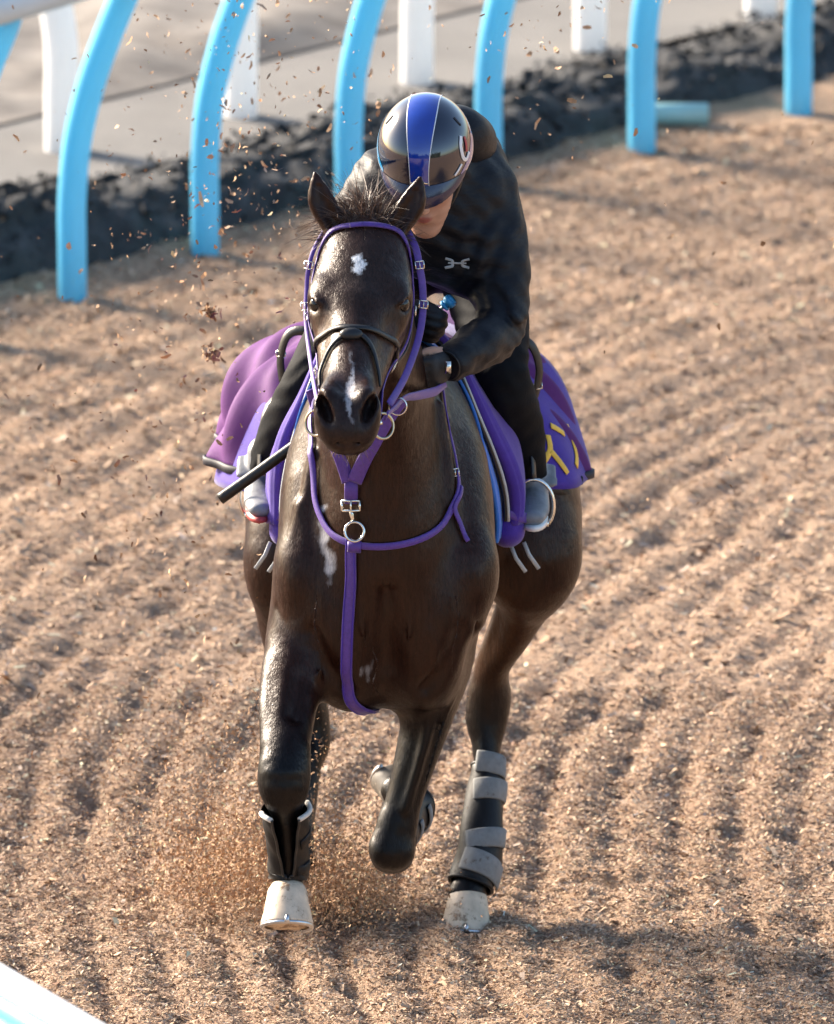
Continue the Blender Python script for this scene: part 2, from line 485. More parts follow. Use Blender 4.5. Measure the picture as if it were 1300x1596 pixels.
def flat_chips(name, P, L, W, yaw, pitch, roll, color):
    n = len(P); cy, sy = np.cos(yaw), np.sin(yaw); cp, sp = np.cos(pitch), np.sin(pitch)
    d = np.stack([cy * cp, sy * cp, sp], 1); s0 = np.stack([-sy, cy, np.zeros(n)], 1); up = np.cross(d, s0)
    s = s0 * np.cos(roll)[:, None] + up * np.sin(roll)[:, None]; k = rng.uniform(.3, 1, n)[:, None]
    a = d * (L * .5)[:, None]; b = s * (W * .5)[:, None]
    V = np.stack([P - a - b * k, P - a + b * k, P + a + b, P + a - b], 1).reshape(-1, 3)
    me = fast_mesh(name, V, np.arange(4 * n).reshape(-1, 4), smooth=False); set_color(me, np.repeat(color, 4, 0)); return me

def chip_mesh(name, P, L, W, yaw, pitch, roll, color, curl=.25):
    """little bent splinters: two quads each"""
    n = len(P)
    cy, sy = np.cos(yaw), np.sin(yaw); cp, sp = np.cos(pitch), np.sin(pitch)
    d = np.stack([cy * cp, sy * cp, sp], 1)
    s0 = np.stack([-sy, cy, np.zeros(n)], 1); up = np.cross(d, s0)
    s = s0 * np.cos(roll)[:, None] + up * np.sin(roll)[:, None]; up = np.cross(d, s)
    pts = []
    for t, wv, hz in ((-.5, .55, -curl), (0, 1, 0), (.5, .6, -curl)):
        c = P + d * (L * t)[:, None] + up * (L * hz * .5)[:, None]
        pts += [c - s * (W * wv * .5)[:, None], c + s * (W * wv * .5)[:, None]]
    V = np.stack(pts, 1).reshape(-1, 3)
    base = (np.arange(n) * 6)[:, None]
    F = np.concatenate([base + np.array([[0, 2, 3, 1]]), base + np.array([[2, 4, 5, 3]])])
    me = fast_mesh(name, V, F, smooth=False)
    set_color(me, np.repeat(color, 6, 0)); return me

def chip_colors(n, warm=0.0):
    k = rng.random(n); v = np.exp(rng.normal(0, .28, n))
    A = np.array([.47, .33, .225]); B = np.array([.41, .265, .17]); D = np.array([.20, .115, .075]); E_ = np.array([.40, .31, .25])
    c = np.where((k < .46)[:, None], A, np.where((k < .70)[:, None], B, np.where((k < .89)[:, None], D, E_)))
    c = c * v[:, None]
    if warm: c = c * (1 - warm) + np.array([.50, .27, .12]) * v[:, None] * warm
    return np.clip(c, .02, .62)

def scatter(n, x0, x1, y0, y1, size):
    x = rng.uniform(x0, x1, n); y = rng.uniform(y0, y1, n)
    keep = off_track(x, y) < .25; x, y = x[keep], y[keep]; n = len(x)
    z = track_height(x, y)
    L = size * np.exp(rng.normal(0, .45, n)); W = L * rng.uniform(.16, .42, n)
    return np.stack([x, y, z + rng.uniform(.0005, .006, n)], 1), L, W, rng.uniform(0, 2 * math.pi, n), rng.normal(0, .32, n), rng.normal(0, .4, n), chip_colors(n)
sets = [scatter(460000, -1.3, 1.3, -.9, 3.0, .0074), scatter(150000, -1.6, 1.6, 3.0, 9.4, .0115)]
args = [np.concatenate([s_[i] for s_ in sets]) for i in range(7)]
chips = obj('wood_chips', flat_chips('wood_chips', *args), M['chips'])
tag(chips, 'loose tan wood chips covering the whole galloping track', 'wood chips', kind='stuff')

# bank, road and far track follow the fence line
def strip(name, o0, o1, z, mat, t0=-260, t1=260, nt_=60):
    mb = MB(); v = []
    for t in np.linspace(t0, t1, nt_):
        for o in (o0, o1):
            p = P1 + DIR * t + NRM * o; v.append((p[0], p[1], z))
    mb.add(v, [(2 * i, 2 * i + 2, 2 * i + 3, 2 * i + 1) for i in range(nt_ - 1)])
    return mb.build(name, mat)
m_road, nt, b = mat_new('grey_road')
n1 = noise_node(nt, 2.5, 6, .7); r1 = ramp(nt, n1.outputs['Fac'], [(.3, (.110, .106, .102)), (.7, (.165, .158, .150))])
nt.links.new(r1.outputs['Color'], b.inputs['Base Color']); b.inputs['Roughness'].default_value = .9
n2 = noise_node(nt, 220, 3, .7); add_bump(nt, b, n2.outputs['Fac'], .4, .005)
tag(strip('road', .7, 1.42, .060, m_road), kind='structure')
m_sand, nt, b = mat_new('sand_track')
n1 = noise_node(nt, 3.2, 5, .7, stretch=(1.0, 2.2, 1)); r1 = ramp(nt, n1.outputs['Fac'], [(.35, (.11, .097, .087)), (.65, (.21, .19, .17))])
nt.links.new(r1.outputs['Color'], b.inputs['Base Color']); b.inputs['Roughness'].default_value = .95
far_t = np.linspace(-7, 9, 260); far_o = np.linspace(1.38, 14, 150)
TT, OO = np.meshgrid(far_t, far_o, indexing='ij')
XX = P1[0] + DIR[0] * TT + NRM[0] * OO; YY = P1[1] + DIR[1] * TT + NRM[1] * OO
ZZ = .066 + np.clip((OO - 1.38) / .15, 0, 1) * (.08 * vnoise(XX * 4, YY * 2.2, 21) + .05 * vnoise(XX * 10, YY * 6, 22) - .03)
ii = np.arange(TT.size).reshape(TT.shape)
F = np.stack([ii[:-1, :-1].ravel(), ii[1:, :-1].ravel(), ii[1:, 1:].ravel(), ii[:-1, 1:].ravel()], 1)
far = obj('sand_track', fast_mesh('sand_track', np.stack([XX.ravel(), YY.ravel(), ZZ.ravel()], 1), F), m_sand)
tag(far, kind='structure')

bt = np.arange(-11, 12, .024); bo = np.linspace(0, 1, 34)
TT, SS = np.meshgrid(bt, bo, indexing='ij')
wav = .06 * (vnoise(TT * 2.3, TT * 0 + 4, 31) - .5)
OO = .17 + wav + SS * .66
hgt = np.clip(.215 - .035 * TT, .13, .27) * (.8 + .4 * vnoise(TT * 3.1, TT * 0 + 1, 33))
XX = P1[0] + DIR[0] * TT + NRM[0] * OO; YY = P1[1] + DIR[1] * TT + NRM[1] * OO
prof = np.clip(np.sin(np.clip(SS, 0, 1) ** .72 * math.pi), 0, 1) ** .62
lump = .42 * vnoise(TT * 7.5, SS * 5 + TT * .7, 34) + .33 * vnoise(TT * 17, SS * 11, 35) + .25 * vnoise(TT * 40, SS * 26, 36)
ZZ = -.03 + prof * hgt * (.62 + .72 * lump)
push = (lump - .5) * .16 * prof
XX = XX - NRM[0] * push; YY = YY - NRM[1] * push
ii = np.arange(TT.size).reshape(TT.shape)
F = np.stack([ii[:-1, :-1].ravel(), ii[1:, :-1].ravel(), ii[1:, 1:].ravel(), ii[:-1, 1:].ravel()], 1)
m_bank, nt, b = mat_new('dark_bank_soil')
n1 = noise_node(nt, 16, 7, .75); r1 = ramp(nt, n1.outputs['Fac'], [(.3, (.012, .013, .015)), (.7, (.060, .062, .066))])
nt.links.new(r1.outputs['Color'], b.inputs['Base Color']); b.inputs['Roughness'].default_value = .85
n2 = noise_node(nt, 40, 5, .7); add_bump(nt, b, n2.outputs['Fac'], .8, .02)
bank = obj('bank', fast_mesh('bank', np.stack([XX.ravel(), YY.ravel(), ZZ.ravel()], 1), F), m_bank)
tag(bank, kind='structure')
BV = np.stack([XX.ravel(), YY.ravel(), ZZ.ravel()], 1); pick = rng.integers(0, len(BV), 26000)      # crumbly clods all over the bank
P = BV[pick] + rng.normal(0, .012, (26000, 3)); n = len(P); L = .014 * np.exp(rng.normal(0, .45, n))
cc = np.array([.030, .031, .034]) * np.exp(rng.normal(0, .55, n))[:, None]
clods = obj('bank_rubble', flat_chips('bank_rubble', P, L, L * rng.uniform(.5, 1, n), rng.uniform(0, 6.28, n), rng.normal(0, .8, n), rng.normal(0, .8, n), cc), M['chips'])
tag(clods, 'dark crumbly clods covering the bank behind the blue fence', 'rubble', kind='stuff')

# ------------------------------------------------------------------ rail fences
def fence(name, label, base_pts, lean_dir, prof, radius, rail_at, rail_r, post_mat, rail_mat, rail_ext=1.0, squash=1.0):
    root = thing(name, label, 'fence', (float(base_pts[0][0]), float(base_pts[0][1]), 0))
    rail_pts = []
    for bp in base_pts:
        pts = catmull([(bp[0] + lean_dir[0] * l, bp[1] + lean_dir[1] * l, z) for l, z in prof], 5)
        mb = MB(); mb.add(*tube(pts, radius, 18)); mb.build('post', post_mat, root)
        rail_pts.append((bp[0] + lean_dir[0] * rail_at[0], bp[1] + lean_dir[1] * rail_at[0], rail_at[1]))
    rp = np.array(rail_pts); d0 = nrm(rp[0] - rp[1]); d1 = nrm(rp[-1] - rp[-2])
    rp = np.vstack([rp[0] + d0 * rail_ext, rp, rp[-1] + d1 * rail_ext])
    mb = MB(); mb.add(*tube(catmull(rp, 4), rail_r, 20)); mb.build('rail', rail_mat, root)
    return root
INNER = [(-2.07, 5.40), (-1.80, 5.93), (-1.52, 6.36), (-1.218, 6.769), (-.908, 7.246), (-.564, 7.77), (-.183, 8.203), (.194, 8.637), (.614, 9.064), (1.053, 9.56), (1.50, 10.09), (1.95, 10.62), (2.40, 11.15)]
inner = [np.array(INNER[0]) - np.array((.27, .53)) * k for k in range(6, 0, -1)] + [np.array(p) for p in INNER] + [np.array(INNER[-1]) + np.array((.45, .53)) * k for k in range(1, 6)]
fence('rail_fence', 'sky blue gooseneck rail fence along the dark bank', inner, -NRM,
      [(0, -.08), (0, .12), (0, .26), (.018, .42), (.065, .58), (.125, .72), (.195, .86), (.21, .9)], .0385, (.215, .93), .055, M['rail_blue'], M['rail_top'])
wdir = nrm([1.93, 1.75]); w0 = np.array([-.966, 8.80])
outer = [w0 + wdir * .652 * i for i in range(-10, 14)]
fence('rail_fence', 'white gooseneck rail fence behind the dark bank', outer, nrm([-1.0, .6]),
      [(0, -.05), (0, .2), (0, .36), (.03, .5), (.09, .62), (.17, .72), (.26, .79)], .047, (.28, .83), .055, M['rail_white'], M['rail_top'])
# rail in the near left corner, following the outside of the bend
near_base = []
for yv in np.arange(-9.2, -1.0, .95):
    near_base.append(np.array([-.829 - .10 - .15 * (yv + 3.2) * 0 + (.25 * ((yv + 3.3) / -.55)) * 1.0 + .012 * (yv + 3.3) ** 2, yv]))
near = fence('rail_fence', 'near white and pale blue rail crossing the bottom left corner', near_base, (.55, .55 * .5),
      [(-.25, -.05), (-.25, .3), (-.22, .55), (-.13, .74), (-.03, .82), (0, .85)], .04, (0, 1.014), .029, M['rail_blue'], M['rail_white'], rail_ext=.01)
for zz, rr, mm in ((.962, .028, 'rail_blue'), (.900, .034, 'rail_top')):  # tube colours imitate one rail's sunlit white top and shaded blue side
    mb = MB(); rp = np.array([(p[0], p[1], zz) for p in near_base]); mb.add(*tube(catmull(rp, 4), rr, 18)); mb.build('rail', M[mm], near)

mb = MB()
pv, pf = tube([(.53, 9.36, .035), (.66, 9.37, .036), (.80, 9.38, .035)], .030, 20, caps=False); mb.add(pv, pf)
iv, if_ = tube([(.53, 9.36, .035), (.66, 9.37, .036), (.80, 9.38, .035)], .024, 20, caps=False); mb.add(iv, [q[::-1] for q in if_])
n0 = 20; tot = len(pv)
mb.f += [(k, tot + k, tot + (k + 1) % n0, (k + 1) % n0) for k in range(n0)]
mb.f += [(40 + (k + 1) % n0, tot + 40 + (k + 1) % n0, tot + 40 + k, 40 + k) for k in range(n0)]
pipe = mb.build('pipe', M['pipe'])
tag(pipe, 'short turquoise pipe lying on the chips by a blue post', 'pipe')
# ------------------------------------------------------------------ the horse: one continuous body
X0 = -.068                                    # middle of the chest; the rump stands a little to the right
def bx(y): return X0 + (.05 * min(max((y - .2) / 1.0, 0), 1))
f = Field((-.60, -.72, -.02), (.56, 1.78, 2.04), .0057)
# trunk
f.chain([(bx(.10), .10, 1.02, .165, .24), (bx(.2), .2, 1.03, .195, .30), (bx(.38), .38, 1.05, .212, .345), (bx(.6), .6, 1.04, .230, .345), (bx(.85), .85, 1.04, .238, .310),
         (bx(1.08), 1.08, 1.055, .26, .275), (bx(1.28), 1.28, 1.06, .245, .255), (bx(1.46), 1.46, 1.01, .17, .20)], k=.05, n=3)
f.chain([(bx(.3), .22, 1.33, .05, .10), (bx(.45), .46, 1.335, .055, .060), (bx(.6), .68, 1.29, .07, .06)], k=.12)           # withers
# neck
f.chain([(-.070, .34, 1.10, .165, .27), (-.076, .22, 1.24, .148, .245), (-.086, .10, 1.40, .120, .200), (-.098, .0, 1.56, .096, .155), (-.108, -.07, 1.70, .078, .120)], k=.10, n=3)
f.chain([(-.072, .40, 1.40, .035, .06), (-.088, .19, 1.58, .032, .055), (-.104, .02, 1.765, .03, .05), (-.112, -.05, 1.83, .028, .04)], k=.06)   # crest
f.chain([(-.098, -.035, 1.50, .035, .04), (-.084, .0, 1.33, .045, .05), (-.072, .03, 1.16, .06, .06)], k=.07)    # windpipe line
# shoulders and breast
for s in (-1, 1):
    f.chain([(X0 + s * .075, .44, 1.36, .06, .10), (X0 + s * .15, .27, 1.20, .075, .13), (X0 + s * .183, .14, 1.02, .060, .12), (X0 + s * .172, .12, .90, .052, .11)], k=.05)
    f.ball((X0 + s * .190, .085, 1.0), (.056, .072, .080), k=.04)                      # point of shoulder
    f.ball((X0 + s * .092, .052, .905), (.096, .095, .165), k=.030)                      # breast muscle
    f.ball((X0 + s * .080, .10, .78), (.080, .10, .10), k=.05)
f.chain([(X0, .10, 1.06, .05, .05), (X0, .12, .80, .06, .07), (X0, .18, .74, .06, .06)], k=.07)
# right fore (photo left): reaching forward
RF = dict(elb=(-.262, .16, .84), knee=(-.295, -.175, .592), fet=(-.286, -.085, .372), cor=(-.289, -.105, .325), toe=(-.289, -.14, .245))
f.chain([(-.235, .20, .96, .075, .13), (-.262, .12, .86, .074, .10), (-.280, .02, .76, .066, .078), (-.290, -.09, .67, .055, .062), (-.294, -.15, .618, .051, .054)], k=.045, n=4)
f.chain([(-.293, -.135, .640, .052, .050), (-.295, -.168, .600, .056, .050), (-.296, -.172, .560, .052, .045), (-.294, -.155, .525, .036, .034)], k=.018)
f.ball((-.297, -.200, .612), (.034, .018, .020), k=.012); f.ball((-.297, -.204, .580), (.036, .018, .018), k=.012); f.ball((-.338, -.165, .590), (.014, .024, .030), k=.014); f.ball((-.256, -.165, .590), (.014, .024, .030), k=.014); f.ball((-.292, -.120, .585), (.022, .026, .036), k=.02)
f.chain([(-.294, -.160, .540, .036, .033), (-.291, -.135, .490, .029, .030), (-.288, -.108, .43, .029, .032), (-.286, -.088, .375, .036, .038), (-.288, -.096, .335, .034, .034), (-.289, -.106, .30, .040, .040)], k=.015)
f.chain([(-.293, -.125, .53, .014, .012), (-.288, -.078, .43, .013, .012), (-.286, -.058, .38, .020, .018)], k=.012)       # tendon and ergot
# left fore (photo centre): forearm down, cannon folded back under the chest
f.chain([(.045, .22, .92, .085, .14), (.052, .20, .79, .079, .105), (.024, .16, .655, .058, .076), (-.020, .13, .50, .043, .052), (-.042, .11, .42, .041, .044)], k=.05, n=4)
f.chain([(-.044, .115, .42, .042, .044), (-.055, .098, .366, .051, .046), (-.056, .110, .338, .048, .038)], k=.016)
f.ball((-.056, .074, .352), (.040, .022, .030), k=.014); f.ball((-.088, .10, .362), (.016, .022, .022), k=.014); f.ball((-.024, .10, .362), (.016, .022, .022), k=.014)
f.chain([(.045, .085, .74, .010, .012), (.015, .075, .60, .008, .010), (-.025, .072, .46, .006, .008)], k=.02)
f.chain([(-.052, .14, .345, .040, .036), (-.040, .24, .352, .030, .031), (-.022, .35, .362, .029, .032), (-.012, .43, .368, .037, .039), (-.026, .49, .375, .034, .034), (-.042, .53, .385, .040, .040)], k=.016)
# left hind (photo right): under the body, hoof on the chips
f.ball((bx(1.25) + .15, 1.28, 1.06), (.155, .21, .20), k=.08)
f.chain([(.17, 1.20, 1.08, .15, .22), (.232, 1.05, .94, .142, .215), (.252, .98, .83, .118, .165), (.252, 1.0, .745, .074, .122), (.226, 1.025, .655, .049, .090), (.176, 1.065, .55, .040, .064), (.164, 1.085, .455, .044, .057)], k=.07, n=4)
f.ball((.262, .90, .83), (.10, .08, .10), k=.06)                                          # stifle
f.chain([(.168, 1.10, .50, .022, .030), (.160, 1.125, .435, .030, .028), (.160, 1.10, .385, .038, .040)], k=.025)                 # point of hock
f.chain([(.166, 1.08, .47, .048, .055), (.160, 1.07, .415, .049, .054), (.160, 1.045, .360, .034, .042), (.158, 1.00, .28, .027, .034), (.149, .945, .19, .032, .036), (.138, .90, .122, .040, .042), (.124, .872, .085, .038, .038), (.116, .86, .055, .045, .045)], k=.02, n=3)
f.chain([(.205, 1.10, .66, .018, .018), (.175, 1.14, .52, .012, .014), (.160, 1.13, .44, .014, .014)], k=.05)
f.chain([(X0, -.050, .99, .004, .006), (X0, -.054, .90, .005, .008), (X0, -.042, .81, .005, .008)], k=.055, cut=True)
# right hind (photo left, mostly behind the right fore)
f.ball((bx(1.25) - .15, 1.28, 1.06), (.155, .21, .20), k=.08)
f.chain([(-.19, 1.24, 1.06, .15, .21), (-.262, 1.12, .92, .128, .20), (-.290, 1.06, .78, .098, .155), (-.292, 1.09, .65, .074, .105), (-.275, 1.14, .50, .058, .070), (-.258, 1.17, .40, .048, .056)], k=.07, n=4)
f.chain([(-.256, 1.165, .41, .050, .055), (-.250, 1.15, .345, .052, .052), (-.260, 1.11, .30, .042, .044), (-.278, 1.05, .22, .033, .037), (-.286, .99, .15, .034, .037), (-.288, .955, .11, .040, .042), (-.289, .93, .08, .038, .038), (-.290, .92, .05, .045, .045)], k=.02)
f.ball((-.30, .98, .80), (.085, .08, .10), k=.06)
# flank and buttock
f.ball((bx(1.4), 1.44, 1.10), (.16, .13, .16), k=.08)
# head
HX = np.array([-.114, -.125, -.130, -.138, -.145, -.150, -.152])
f.chain([(-.112, -.055, 1.765, .084, .085), (-.120, -.125, 1.690, .103, .106), (-.127, -.190, 1.632, .098, .108), (-.134, -.265, 1.600, .082, .092),
         (-.141, -.340, 1.572, .071, .076), (-.147, -.430, 1.535, .062, .064), (-.150, -.500, 1.508, .058, .058), (-.152, -.545, 1.490, .054, .050)], k=.03, n=3)
f.chain([(-.116, -.09, 1.800, .066, .045), (-.124, -.17, 1.745, .076, .045), (-.130, -.245, 1.692, .068, .040)], k=.05)           # flat forehead
f.chain([(-.132, -.26, 1.682, .040, .030), (-.142, -.38, 1.618, .033, .028), (-.148, -.49, 1.556, .030, .024)], k=.04)          # nasal bone
f.chain([(-.120, -.06, 1.62, .052, .105), (-.122, -.10, 1.56, .050, .085), (-.132, -.22, 1.52, .040, .045), (-.142, -.36, 1.478, .034, .036), (-.149, -.46, 1.455, .037, .036), (-.150, -.515, 1.452, .036, .030)], k=.03)   # jaw
for s in (-1, 1):
    f.ball((-.121 + s * .066, -.095, 1.60), (.030, .085, .095), k=.04)                     # cheek
    f.ball((-.126 + s * .078, -.205, 1.700), (.034, .042, .036), k=.035)                   # brow over the eye
    f.ball((-.127 + s * .080, -.215, 1.660), (.024, .040, .030), k=.03)
    f.chain([(-.129 + s * .076, -.25, 1.640, .014, .014), (-.136 + s * .062, -.33, 1.585, .011, .012), (-.142 + s * .052, -.40, 1.556, .008, .009)], k=.03)   # facial crest
    f.chain([(-.118 + s * .078, -.155, 1.728, .018, .022), (-.115 + s * .058, -.10, 1.78, .022, .024)], k=.03)
# muzzle
for s in (-1, 1):
    f.chain([(-.127 + s * .098, -.212, 1.704, .008, .008), (-.127 + s * .101, -.240, 1.709, .008, .007), (-.127 + s * .092, -.268, 1.702, .007, .006)], k=.012)   # upper lid
f.ball((-.152, -.560, 1.500), (.060, .046, .056), k=.03)
f.ball((-.152, -.580, 1.478), (.052, .034, .036), k=.03)                                   # upper lip
f.ball((-.150, -.545, 1.450), (.043, .038, .026), k=.018)                                  # chin
for s in (-1, 1):
    f.ball((-.153 + s * .043, -.568, 1.530), (.030, .034, .044), k=.022)                  # flared nostril wings
    f.ball((-.153 + s * .040, -.520, 1.555), (.018, .040, .024), k=.03)
    a = s * .42; ca, sa = math.cos(a), math.sin(a)
    # nostril opening leans outward towards the top
    f.ball((-.153 + s * .048, -.600, 1.532), (.0125, .030, .031), k=.010, rot=[(ca, 0, -sa), (0, 1, 0), (sa, 0, ca)], cut=True)
    f.ball((-.153 + s * .050, -.575, 1.540), (.011, .030, .022), k=.010, rot=[(ca, 0, -sa), (0, 1, 0), (sa, 0, ca)], cut=True)
    f.ball((-.127 + s * .106, -.250, 1.688), (.017, .022, .0135), k=.007, cut=True)          # eye socket
f.chain([(-.105, -.565, 1.466, .004, .004), (-.128, -.600, 1.462, .004, .004), (-.152, -.612, 1.460, .004, .004), (-.176, -.600, 1.462, .004, .004), (-.199, -.565, 1.466, .004, .004)], k=.010, cut=True)
# ears
for s, tip in ((-1, (-.226, -.045, 1.948)), (1, (.008, -.045, 1.936))):
    base = np.array((-.113 + s * .066, -.065, 1.822)); tp = np.array(tip); mid = base * .55 + tp * .45 + np.array((s * .010, -.004, 0)); q3 = base * .25 + tp * .75 + np.array((s * .006, -.002, 0))
    f.chain([(*base, .027, .026), (*mid, .031, .022), (*q3, .020, .014), (*tp, .004, .005)], k=.022, n=4)
    off = np.array((-s * .006, -.020, 0))
    f.chain([(*(base * .8 + mid * .2 + off), .012, .012), (*(mid + off), .019, .015), (*(q3 + off * .75), .010, .009)], k=.008, n=4, cut=True)
# muscle lines, folds and veins
f.chain([(.052, .105, 1.38, .008, .012), (.072, .070, 1.24, .009, .012), (.082, .045, 1.10, .008, .010)], k=.022)
f.chain([(-.232, .105, 1.27, .007, .009), (-.252, .060, 1.12, .008, .010), (-.246, .020, .98, .007, .008)], k=.018)
f.chain([(-.198, .075, 1.22, .006, .008), (-.212, .030, 1.07, .007, .008), (-.200, -.012, .95, .006, .007)], k=.018)
f.chain([(-.262, .075, 1.16, .006, .008), (-.278, .055, 1.05, .006, .008)], k=.018)
f.chain([(-.318, .06, .93, .004, .005), (-.285, -.03, .875, .005, .006), (-.235, -.045, .835, .005, .006)], k=.016, cut=True)       # fold above the reaching foreleg
f.chain([(.115, .03, .93, .004, .005), (.135, .05, .86, .004, .005), (.12, .06, .79, .004, .005)], k=.02, cut=True)
for vn in ([(-.318, -.03, .775), (-.330, -.075, .72), (-.322, -.12, .675), (-.325, -.15, .635)], [(-.262, -.045, .77), (-.258, -.09, .715), (-.270, -.13, .665)], [(.09, .115, .80), (.075, .09, .70), (.045, .08, .61), (.02, .075, .52)],
           [(-.10, -.052, .86), (-.088, -.050, .82), (-.098, -.040, .78), (-.085, -.02, .745)], [(.03, -.04, .90), (.045, -.035, .84), (.035, -.02, .79)], [(-.02, .02, 1.28), (-.005, .0, 1.18), (-.012, -.02, 1.08)]):
    L_, N_ = [], []
    f.chain([(*p, .0042, .0042) for p in vn], k=.010)
for s in (-1, 1):
    f.chain([(X0 + s * .165, -.022, .89, .004, .006), (X0 + s * .130, -.026, .815, .005, .007), (X0 + s * .085, -.008, .755, .005, .007)], k=.034, cut=True)      # crease over the forearm
    f.chain([(X0 + s * .040, -.038, 1.0, .003, .003), (X0 + s * .055, -.046, .93, .003, .003), (X0 + s * .045, -.045, .86, .003, .003)], k=.012)
    f.chain([(X0 + s * .155, -.035, .98, .004, .004), (X0 + s * .16, -.045, .91, .004, .004), (X0 + s * .145, -.045, .84, .0035, .0035), (X0 + s * .15, -.02, .78, .003, .003)], k=.014)
    f.chain([(-.128 + s * .050, -.27, 1.640, .003, .003), (-.136 + s * .058, -.32, 1.600, .003, .003), (-.142 + s * .048, -.37, 1.592, .0025, .0025), (-.146 + s * .05, -.43, 1.560, .002, .002)], k=.010)
f.chain([(-.262, -.055, .80, .004, .006), (-.275, -.115, .72, .004, .006)], k=.035, cut=True)                 # forearm, inside the extensor
f.chain([(-.325, .03, .80, .010, .014), (-.338, -.05, .73, .010, .012), (-.330, -.12, .66, .008, .010)], k=.03)
f.chain([(-.265, .03, .80, .0035, .0035), (-.262, -.06, .71, .0035, .0035), (-.268, -.13, .65, .003, .003)], k=.012)
f.chain([(.19, .98, .70, .008, .010), (.155, 1.04, .58, .006, .008), (.140, 1.075, .47, .005, .006)], k=.02)
hm = f.mesh('body', smooth=2, extra=lambda V: np.clip((V[:, 1] - .35) / .2, 0, 1) * np.clip((V[:, 2] - .5) / .15, 0, 1))
HV, HF = f.V, f.F
horse_bvh = bvh_of(HV, HF)
# coat colour: dark bay, black legs, star, snip, tan cheeks, lather on the shoulder
def blob(V, c, r): return np.exp(-(((V - np.array(c)) / np.array(r)) ** 2).sum(1))
def mixc(C, w, col): w = np.clip(w, 0, 1)[:, None]; return C * (1 - w) + np.array(col) * w
nz = vnoise(HV[:, 0] * 90 + HV[:, 1] * 31, HV[:, 2] * 60 + HV[:, 1] * 47, 51)
C = np.tile(np.array([.0210, .0070, .0038]), (len(HV), 1))
C = mixc(C, np.clip((np.where(HV[:, 1] < .5, .80, .64) - HV[:, 2]) / .16, 0, 1), (.0034, .0036, .0044))                        # legs
C = mixc(C, .85 * (HV[:, 1] > .75) * blob(HV, (.12, 1.05, .72), (.12, .22, .18)), (.10, .045, .02))     # inner gaskin: sunlight from under the belly painted into the coat
head = HV[:, 1] < -.06
C = mixc(C, head * 1.0 * blob(HV, (-.128, -.22, 1.74), (.12, .16, .09)), (.024, .0145, .012))
C = mixc(C, .8 * blob(HV, (-.136, -.52, 1.50), (.12, .12, .08)), (.017, .016, .018))          # dark muzzle
C = mixc(C, .75 * blob(HV, (-.20, -.30, 1.62), (.035, .09, .05)) + .5 * blob(HV, (-.06, -.30, 1.62), (.035, .09, .05)), (.085, .042, .024))
star = np.hypot((HV[:, 0] + .128 + .004 * np.sin(HV[:, 2] * 300)) / .0150, (HV[:, 2] - 1.776) / .019) + .22 * (nz - .5)
C = mixc(C, head * (HV[:, 1] < -.12) * np.clip((1.0 - star) / .25, 0, 1), (.72, .72, .72))
snx = HV[:, 0] + .146 + .004 * np.sin(HV[:, 2] * 70)
sn = np.hypot(snx / (.0045 + .006 * np.exp(-((HV[:, 2] - 1.565) / .02) ** 2)), (HV[:, 2] - 1.565) / .062) + .5 * (nz - .5)
C = mixc(C, head * (HV[:, 1] < -.4) * np.clip((1.0 - sn) / .35, 0, 1) * .75, (.42, .42, .45))
la = np.hypot((HV[:, 0] + .205 + .12 * (HV[:, 2] - 1.1)) / .012, (HV[:, 2] - 1.10) / .075) + 2.2 * (nz - .5)
C = mixc(C, (HV[:, 1] < .25) * np.clip((1.0 - la) / .9, 0, 1) * .7, (.55, .55, .58))
lb = np.hypot((HV[:, 0] + .112) / .013, (HV[:, 2] - .80) / .022) + 1.3 * (nz - .5)
C = mixc(C, (HV[:, 1] < .2) * np.clip((1.0 - lb) / .4, 0, 1) * .4, (.4, .38, .38))
set_color(hm, C)
horse = thing('horse', 'dark bay horse with a white star galloping under its rider', 'horse', (-.05, .75, 0))
obj('body', hm, M['coat'], horse)
# short coat hair lying along the skin
Q = HV[HF]; ctr = Q.mean(1); fn = np.cross(Q[:, 2] - Q[:, 0], Q[:, 3] - Q[:, 1]); fn /= np.maximum(np.linalg.norm(fn, axis=1), 1e-12)[:, None]
ok = np.nonzero((fn @ np.array((0, -.95, .3)) > -.35) & (ctr[:, 1] < 1.35) & (ctr[:, 2] < 1.80))[0]
n = 180000; pk = rng.choice(ok, n); w4 = rng.dirichlet((1, 1, 1, 1), n)
hpos = (Q[pk] * w4[:, :, None]).sum(1); hn_ = fn[pk]
flow = np.where((ctr[pk][:, 1] < -.10)[:, None] & (ctr[pk][:, 2] > 1.42)[:, None], np.array((0, -.75, -.65)), np.array((0, .35, -.95))) + rng.normal(0, .22, (n, 3))
flow -= hn_ * (flow * hn_).sum(1)[:, None]; flow /= np.maximum(np.linalg.norm(flow, axis=1), 1e-6)[:, None]
sd_ = np.cross(flow, hn_); hl_ = rng.uniform(.005, .010, n)[:, None]; wd_ = rng.uniform(.0007, .0014, n)[:, None]
tri = np.stack([hpos - sd_ * wd_ * .5 + hn_ * .0002, hpos + sd_ * wd_ * .5 + hn_ * .0002, hpos + flow * hl_ + hn_ * hl_ * rng.uniform(.03, .11, (n, 1))], 1).reshape(-1, 3)
hc_ = (C[HF[pk, 0]] * np.exp(rng.normal(0, .3, n))[:, None])
hme = fast_mesh('coat_hair', tri, np.arange(3 * n).reshape(-1, 3), smooth=False); set_color(hme, np.repeat(hc_, 3, 0))
tag(obj('coat_hair', hme, M['coat_hair'], horse), kind='stuff')

